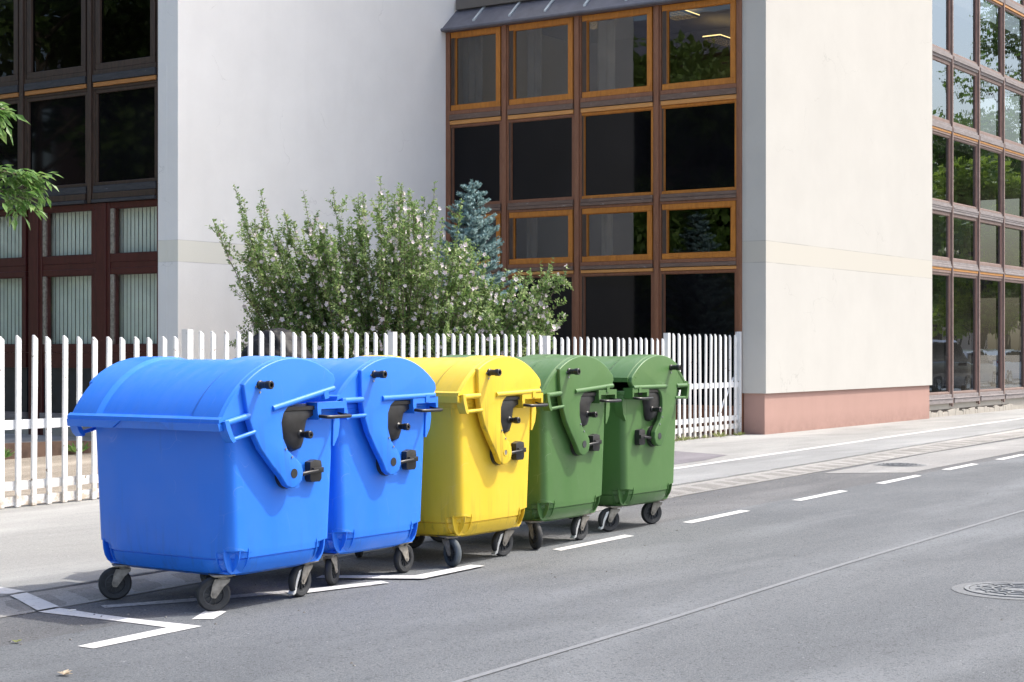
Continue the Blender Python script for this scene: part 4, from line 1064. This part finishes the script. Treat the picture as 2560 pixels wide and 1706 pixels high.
limb([Z0 + Vector((0, 0, .3)), (.6, -.1, 3.3), (1.4, -.3, 3.45), (2.0, -.43, 3.6)], .03, 75)
limb([(1.2, -.3, 3.05), (1.6, -.4, 2.95), (2.15, -.52, 2.82)], .014, 44)
limb([(.5, -.1, 3.0), (1.1, -.3, 3.25), (1.7, -.4, 3.3)], .014, 36)
for k in range(42):
    a = random.uniform(60, 330); zz = random.uniform(2.6, 5.8); r = random.uniform(.6, 1.7) * (1.2 - abs(zz - 4) * .25)
    e = Vector((r * math.cos(rad(a)), r * math.sin(rad(a)), zz))
    if (T0 + e).y / (T0 + e).x < math.tan(rad(54)): continue
    limb([(0, 0, zz - r * .5), e * .5 + Vector((0, 0, zz * .5 - r * .05)), e], .022, 30, .17)
mesh_obj('trunk', bm, M['bark'], tr); LT.build('crown', M['tree_leaf'], tr)

# trees of the yard and of the other side of the street: seen in the window reflections
for i, (x, y, H, R, mt, lb) in enumerate([
    (8.0, 24.5, 9.5, 3.4, 'bg_leaf', 'leafy tree left of the yard, mirrored in the orange-framed windows'),
    (2.0, 30.0, 13, 4.8, 'bg_leaf', 'large dark tree at the back left of the yard'),
    (-4, 23, 12, 4.6, 'bg_leaf', 'dark tree beyond the left end of the yard'),
    (10.5, 34, 13, 4.2, 'bg_leaf', 'tall tree in front of the left window wall')]):
    crown_tree('yard_tree', (x, y, 0), H, R, M[mt], lb, 11000, .42, 100 + i, .2, .1, group='trees left of the yard')
for i, (x, y, H, R, mt, lb) in enumerate([
    (90, -6.5, 14.0, 4.2, 'bg_leaf', 'tall dark tree mirrored in the upper street windows'),
    (111, -8, 25, 5.8, 'bg_leaf', 'tallest dark tree mirrored above the rightmost street windows'),
    (86, -2.5, 10.5, 3.4, 'bg_leaf2', 'yellow-green tree mirrored in the second row of street windows'),
    (80, -6, 11, 3.9, 'bg_leaf', 'dark tree mirrored behind the yellow-green one'),
    (118, -4, 20, 6, 'bg_leaf2', 'light green tree at the far end of the opposite pavement'),
    (98, -5, 13, 3.6, 'bg_leaf', 'dark broad tree between the mirrored house and the tallest tree'),
    (104, -4, 17, 3.6, 'bg_leaf2', 'slim light tree mirrored in the rightmost column of street windows'),
    (70, -6, 9, 3.2, 'bg_leaf', 'low dark tree mirrored above the parked cars')]):
    crown_tree('street_tree', (x, y, 0), H, R, M[mt], lb, 7500, .42, 200 + i, .25, .30, group='trees across the street')
nb = empty('sky_blocking_building', (-24, 44, 0)); tag(nb, 'unseen dark brown building, added behind the yard trees to darken the window reflections', 'building')  # added out of view: covers bright sky that the yard windows would mirror
bm = bmesh.new(); box(bm, (0, 0, 8), (8, 50, 16)); mesh_obj('wall', bm, M['wood_dark'], nb, smooth=False)
bm = bmesh.new(); prism(bm, [(-4.4, 16), (4.4, 16), (0, 19)], -25.4, 25.4, lambda u, v, w: (u, w, v)); mesh_obj('roof', bm, M['zinc'], nb, smooth=False)
for k in range(8):
    for zz in (3, 7, 11):
        bm = bmesh.new(); box(bm, (4.02, -21 + k * 6, zz), (.1, 1.4, 1.8)); mesh_obj('window', bm, M['car_glass'], nb, smooth=False)

# ------------------------------------------------------------------ parked cars and house opposite (mirrored in the street windows)
def car(loc, rz, paint, label, prof, green, L=4.1, Wd=1.7, wheels=(.75, 3.25), cat='car'):
    root = empty('parked_car', loc, rz); tag(root, label, cat, 'cars parked across the street')
    f = lambda u, v, w: (u - L / 2, w, v)
    bm = bmesh.new(); prism(bm, prof, -Wd / 2, Wd / 2, f); bevel(bm, .06, 3); body = mesh_obj('body', bm, paint, root)
    cx = sum(p[0] for p in green) / len(green); cz = min(p[1] for p in green)
    bm = bmesh.new(); rings = [[(cx + (u - cx) * k - L / 2, y, cz + (v - cz) * kz) for u, v in green] for y, k, kz in ((-Wd / 2 + .03, .98, .9), (-Wd / 2 + .13, 1, 1), (Wd / 2 - .13, 1, 1), (Wd / 2 - .03, .98, .9))]
    loft(bm, rings); bmesh.ops.recalc_face_normals(bm, faces=bm.faces[:]); mesh_obj('cabin', bm, paint, root)
    bm = bmesh.new()
    w = [(cx + (u - cx) * .9, cz + .04 + (v - cz - .04) * .84) for u, v in green]; m = cx
    for s in (-1, 1):
        for part_ in ([p for p in w if p[0] <= m] + [(m - .04, w[0][1])], ):
            pass
        prism(bm, w, s * (Wd / 2 - .07), s * (Wd / 2 - .005), f)
    mesh_obj('side_window', bm, M['car_glass'], root, smooth=False)
    bm = bmesh.new(); x0, x1 = green[0][0], green[-1][0]
    g0, g1 = green[0], green[1]; h0, h1 = green[-1], green[-2]
    for (a, b_), s in (((g0, g1), -1), ((h0, h1), 1)):
        A = Vector((a[0], 0, a[1] + .05)); B = Vector((b_[0], 0, b_[1] - .06)); n = Vector((s * abs(b_[1] - a[1]), 0, abs(b_[0] - a[0]))).normalized() * .015
        A2 = A + n; B2 = B + n
        vs = [bm.verts.new((p.x - L / 2, y, p.z)) for p, y in ((A2, -Wd / 2 + .17), (A2, Wd / 2 - .17), (B2, Wd / 2 - .22), (B2, -Wd / 2 + .22))]; bm.faces.new(vs)
    mesh_obj('windscreen', bm, M['car_glass'], root, smooth=False)
    for wx in wheels:
        for s in (-1, 1):
            bm = bmesh.new(); fw = lambda r, a, h, wx=wx, s=s: (wx - L / 2 + r * math.cos(a), s * (Wd / 2 - .08) + h, .31 + r * math.sin(a))
            lathe(bm, [(.2, -.09), (.29, -.1), (.31, -.06), (.31, .06), (.29, .1), (.2, .09)], fw, 24, closed=True); t_ = mesh_obj('wheel', bm, M['rubber'], root)
            bm = bmesh.new(); lathe(bm, [(.001, -.08), (.2, -.08), (.2, .08), (.001, .08)], fw, 20); mesh_obj('rim', bm, M['chrome'], t_)
    for s in (-1, 1):
        bm = bmesh.new(); box(bm, (-L / 2 + .03, s * (Wd / 2 - .12), .85), (.08, .2, .26)); bevel(bm, .02, 2); mesh_obj('tail_light', bm, M['taillight'], root)
        bm = bmesh.new(); box(bm, (L / 2 - .06, s * (Wd / 2 - .2), .68), (.1, .3, .15)); bevel(bm, .03, 2); mesh_obj('headlight', bm, M['chrome'], root)
    bm = bmesh.new(); box(bm, (.55, Wd / 2 + .06, .98), (.12, .16, .12)); bevel(bm, .03, 2); mesh_obj('mirror', bm, paint, root)
HB = [(0, .3), (0, .75), (.06, .98), (.9, .98), (3.0, .93), (3.85, .76), (4.08, .6), (4.1, .3), (3.6, .2), (.4, .2)]
HG = [(.06, .97), (.45, 1.42), (1.2, 1.50), (2.1, 1.46), (3.05, .94)]
VB = [(0, .3), (0, 1.0), (.04, 1.1), (3.1, 1.08), (3.9, .95), (4.3, .75), (4.4, .3), (3.9, .2), (.4, .2)]
VG = [(.04, 1.08), (.15, 1.78), (.4, 1.84), (2.5, 1.82), (3.35, 1.06)]
car((57.5, 5.2, 0), rad(4), M['car_dark'], 'dark plum van mirrored in the leftmost low street window', VB, VG, 4.4, 1.8, cat='van')
car((65.5, 3.6, 0), rad(3), M['car_silver'], 'silver hatchback mirrored in the second low street window', HB, HG)
car((73.4, 2.6, 0), rad(3), M['car_white'], 'white hatchback with red tail light mirrored in the right low street windows', HB, HG)
hs = empty('house', (112, -19, 0)); tag(hs, 'low pinkish house with red roof across the street, mirrored in the window wall', 'house')
bm = bmesh.new(); box(bm, (0, 0, 2.6), (26, 8, 5.2)); mesh_obj('wall', bm, M['house'], hs, smooth=False)
bm = bmesh.new(); prism(bm, [(-4.5, 5.2), (4.5, 5.2), (0, 7.4)], -13.4, 13.4, lambda u, v, w: (w, u, v)); mesh_obj('roof', bm, M['terracotta'], hs, smooth=False)
for k in range(6):
    bm = bmesh.new(); box(bm, (-10 + k * 4, 4.0, 2.6), (1.3, .12, 1.6)); w = mesh_obj('window', bm, M['wood_dark'], hs, smooth=False)
    bm = bmesh.new(); box(bm, (-10 + k * 4, 4.07, 2.6), (1.1, .03, 1.4)); mesh_obj('pane', bm, M['car_glass'], w, smooth=False)

# ------------------------------------------------------------------ rubbish bag on a dark bin behind the fence
bn = empty('wheelie_bin', (15.66, 14.05, 0), .2); tag(bn, 'dark grey wheelie bin behind the fence, under the black rubbish bag', 'bin')
bm = bmesh.new(); loft(bm, [[(x, y, z) for x, y in rrect(hx, hy, .04, 4, 0, .1)] for z, hx, hy in ((.06, .21, .24), (.98, .27, .31), (1.0, .30, .34), (1.04, .30, .34))]); mesh_obj('body', bm, M['black'], bn)
bm = bmesh.new(); loft(bm, [[(x, y, z) for x, y in rrect(hx, hy, .05, 4, 0, .1)] for z, hx, hy in ((1.045, .31, .35), (1.07, .31, .35), (1.12, .26, .30), (1.14, .12, .14))]); mesh_obj('lid', bm, M['black'], bn)
for s in (-1, 1):
    bm = bmesh.new(); lathe(bm, [(.04, -.025), (.1, -.025), (.1, .025), (.04, .025)], lambda r, a, h, s=s: (s * .26 + h, .22 + r * math.cos(a), .1 + r * math.sin(a)), 20, closed=True); mesh_obj('wheel', bm, M['rubber'], bn)
random.seed(77)
bm = bmesh.new(); bmesh.ops.create_icosphere(bm, subdivisions=5, radius=1)
for v in bm.verts:
    p = v.co.copy(); n_ = noise.noise(p * 1.7 + Vector((3, 1, 7))) * .16 + abs(noise.noise(p * 5.5)) * .09 + abs(noise.noise(p * 12)) * .03
    k = 1 + n_; up = max(0, p.z)
    v.co = Vector((p.x * .34 * k * (1 - .25 * up), p.y * .32 * k * (1 - .25 * up), max(-.22, p.z * .30 * k)))
    v.co.x += .06 * up * -1
bag = mesh_obj('rubbish_bag', bm, M['bag'], None, (15.66, 14.05, 1.42), angle=180); bag.scale = (1.35, 1.3, 1.15)
tag(bag, 'crumpled black rubbish bag showing above the pickets in front of the grey wall', 'rubbish bag')

# ------------------------------------------------------------------ small things on the ground
# brown edging of a bed in the yard, with little weeds
ed = empty('bed_edging', (16, 20, 0)); tag(ed, 'low brown board edging a bed in the yard, seen through the pickets at left', 'edging')
bm = bmesh.new()
ep = [(12.0, 18.3), (14.6, 18.6), (16.6, 18.8), (18.6, 19.0)]; eh = [.26, .24, .2, .06]
for (a, b_, h0, h1) in zip(ep, ep[1:], eh, eh[1:]):
    A = [bm.verts.new((a[0] - 16, a[1] - 20 + o, z)) for o, z in ((0, 0), (.08, 0), (.08, h0), (0, h0))]; B = [bm.verts.new((b_[0] - 16, b_[1] - 20 + o, z)) for o, z in ((0, 0), (.08, 0), (.08, h1), (0, h1))]
    for k in range(4): bm.faces.new((A[k], A[(k + 1) % 4], B[(k + 1) % 4], B[k]))
bmesh.ops.recalc_face_normals(bm, faces=bm.faces[:]); mesh_obj('board', bm, M['earth'], ed, smooth=False)
sheet('bed_path', [(11, 18.42), (14.6, 18.72), (18.6, 19.12), (20, 20.2), (20, 28), (11, 28)], .03, M['pavement'])
def weed(x, y, z, r, n, seed, label, mat='weed', group='weeds', tall=1.0):
    random.seed(seed); L = Leaves()
    for _ in range(n):
        a = random.random() * 2 * PI; rr = r * random.random() ** .6; p = Vector((rr * math.cos(a) * .4, rr * math.sin(a) * .4, .002)); d = Vector((math.cos(a), math.sin(a), random.uniform(.2, 1.6) * tall)).normalized()
        s = r * random.uniform(.5, 1.1); L.leaf(p, d, (Vector((0, 0, 1)) + rv(.4)).normalized(), s, s * random.uniform(.14, .3))
    o = L.build('weed', M[mat]); o.location = (x, y, z); tag(o, label, 'weed', group)
M['weed_green'] = M['tree_leaf']
for i, (x, y) in enumerate(((13.75, 18.42), (15.05, 18.52), (16.5, 18.65), (17.3, 18.72))):
    weed(x, y, .04, .17, 46, 40 + i, ('small green weed growing against the brown edging at far left', 'second green weed along the brown edging', 'third green weed along the brown edging', 'green weed nearest the low end of the brown edging')[i], 'weed_green', 'weeds along the brown edging', 1.3)
random.seed(50)
for i in range(16):
    x = 21.6 + i * .34 + random.uniform(-.15, .15); p = fpt(x)
    weed(x, p.y - .06 - random.random() * .16, .016, random.uniform(.05, .15), random.randint(14, 40), 300 + i, 'tuft of straw-green weed at the foot of the pickets near the last container', 'weed', 'weed tufts along the foot of the fence')
def fallen(x, y, s, seed, label, mat='dry_leaf'):
    random.seed(seed); L = Leaves()
    for k in range(5):
        a = rad(-70 + 35 * k) + .4; d = Vector((math.cos(a), math.sin(a), random.uniform(.05, .35))).normalized(); L.leaf(Vector((0, 0, .004)), d, Vector((0, 0, 1)), s * (1 - .12 * abs(k - 2)), s * .42, .25)
    o = L.build('fallen_leaf', M[mat]); o.location = (x, y, .004); tag(o, label, 'leaf')
fallen(5.33, 6.12, .058, 1, 'dry brown leaf on the road at the lower left')
fallen(5.78, 7.0, .045, 2, 'yellow-green leaf on the road left of the white angle marking', 'weed')
random.seed(9); V_, F_ = [], []
for _ in range(420):
    x = random.uniform(5, 24); y = lerp_line(GO, x) - abs(random.gauss(0, .5)) if random.random() < .75 else random.uniform(2.5, 7); s_ = random.uniform(.004, .011); i0 = len(V_)
    for k in range(5): a = k * 2 * PI / 5 + random.random(); V_.append((x + s_ * math.cos(a), y + s_ * math.sin(a), .0015))
    V_.append((x, y, .0015 + s_ * .8))
    for k in range(5): F_.append((i0 + k, i0 + (k + 1) % 5, i0 + 5))
g_ = py_obj('grit', V_, F_, M['kerbstone']); tag(g_, 'fine pale grit scattered along the road edge and kerb', 'grit', kind='stuff')
bm = bmesh.new(); cyl(bm, (6.585, 7.53, .023), (6.625, 7.50, .023), .005, 8)
tag(mesh_obj('cigarette_end', bm, M['line']), 'white cigarette end lying on the painted line', 'cigarette end')
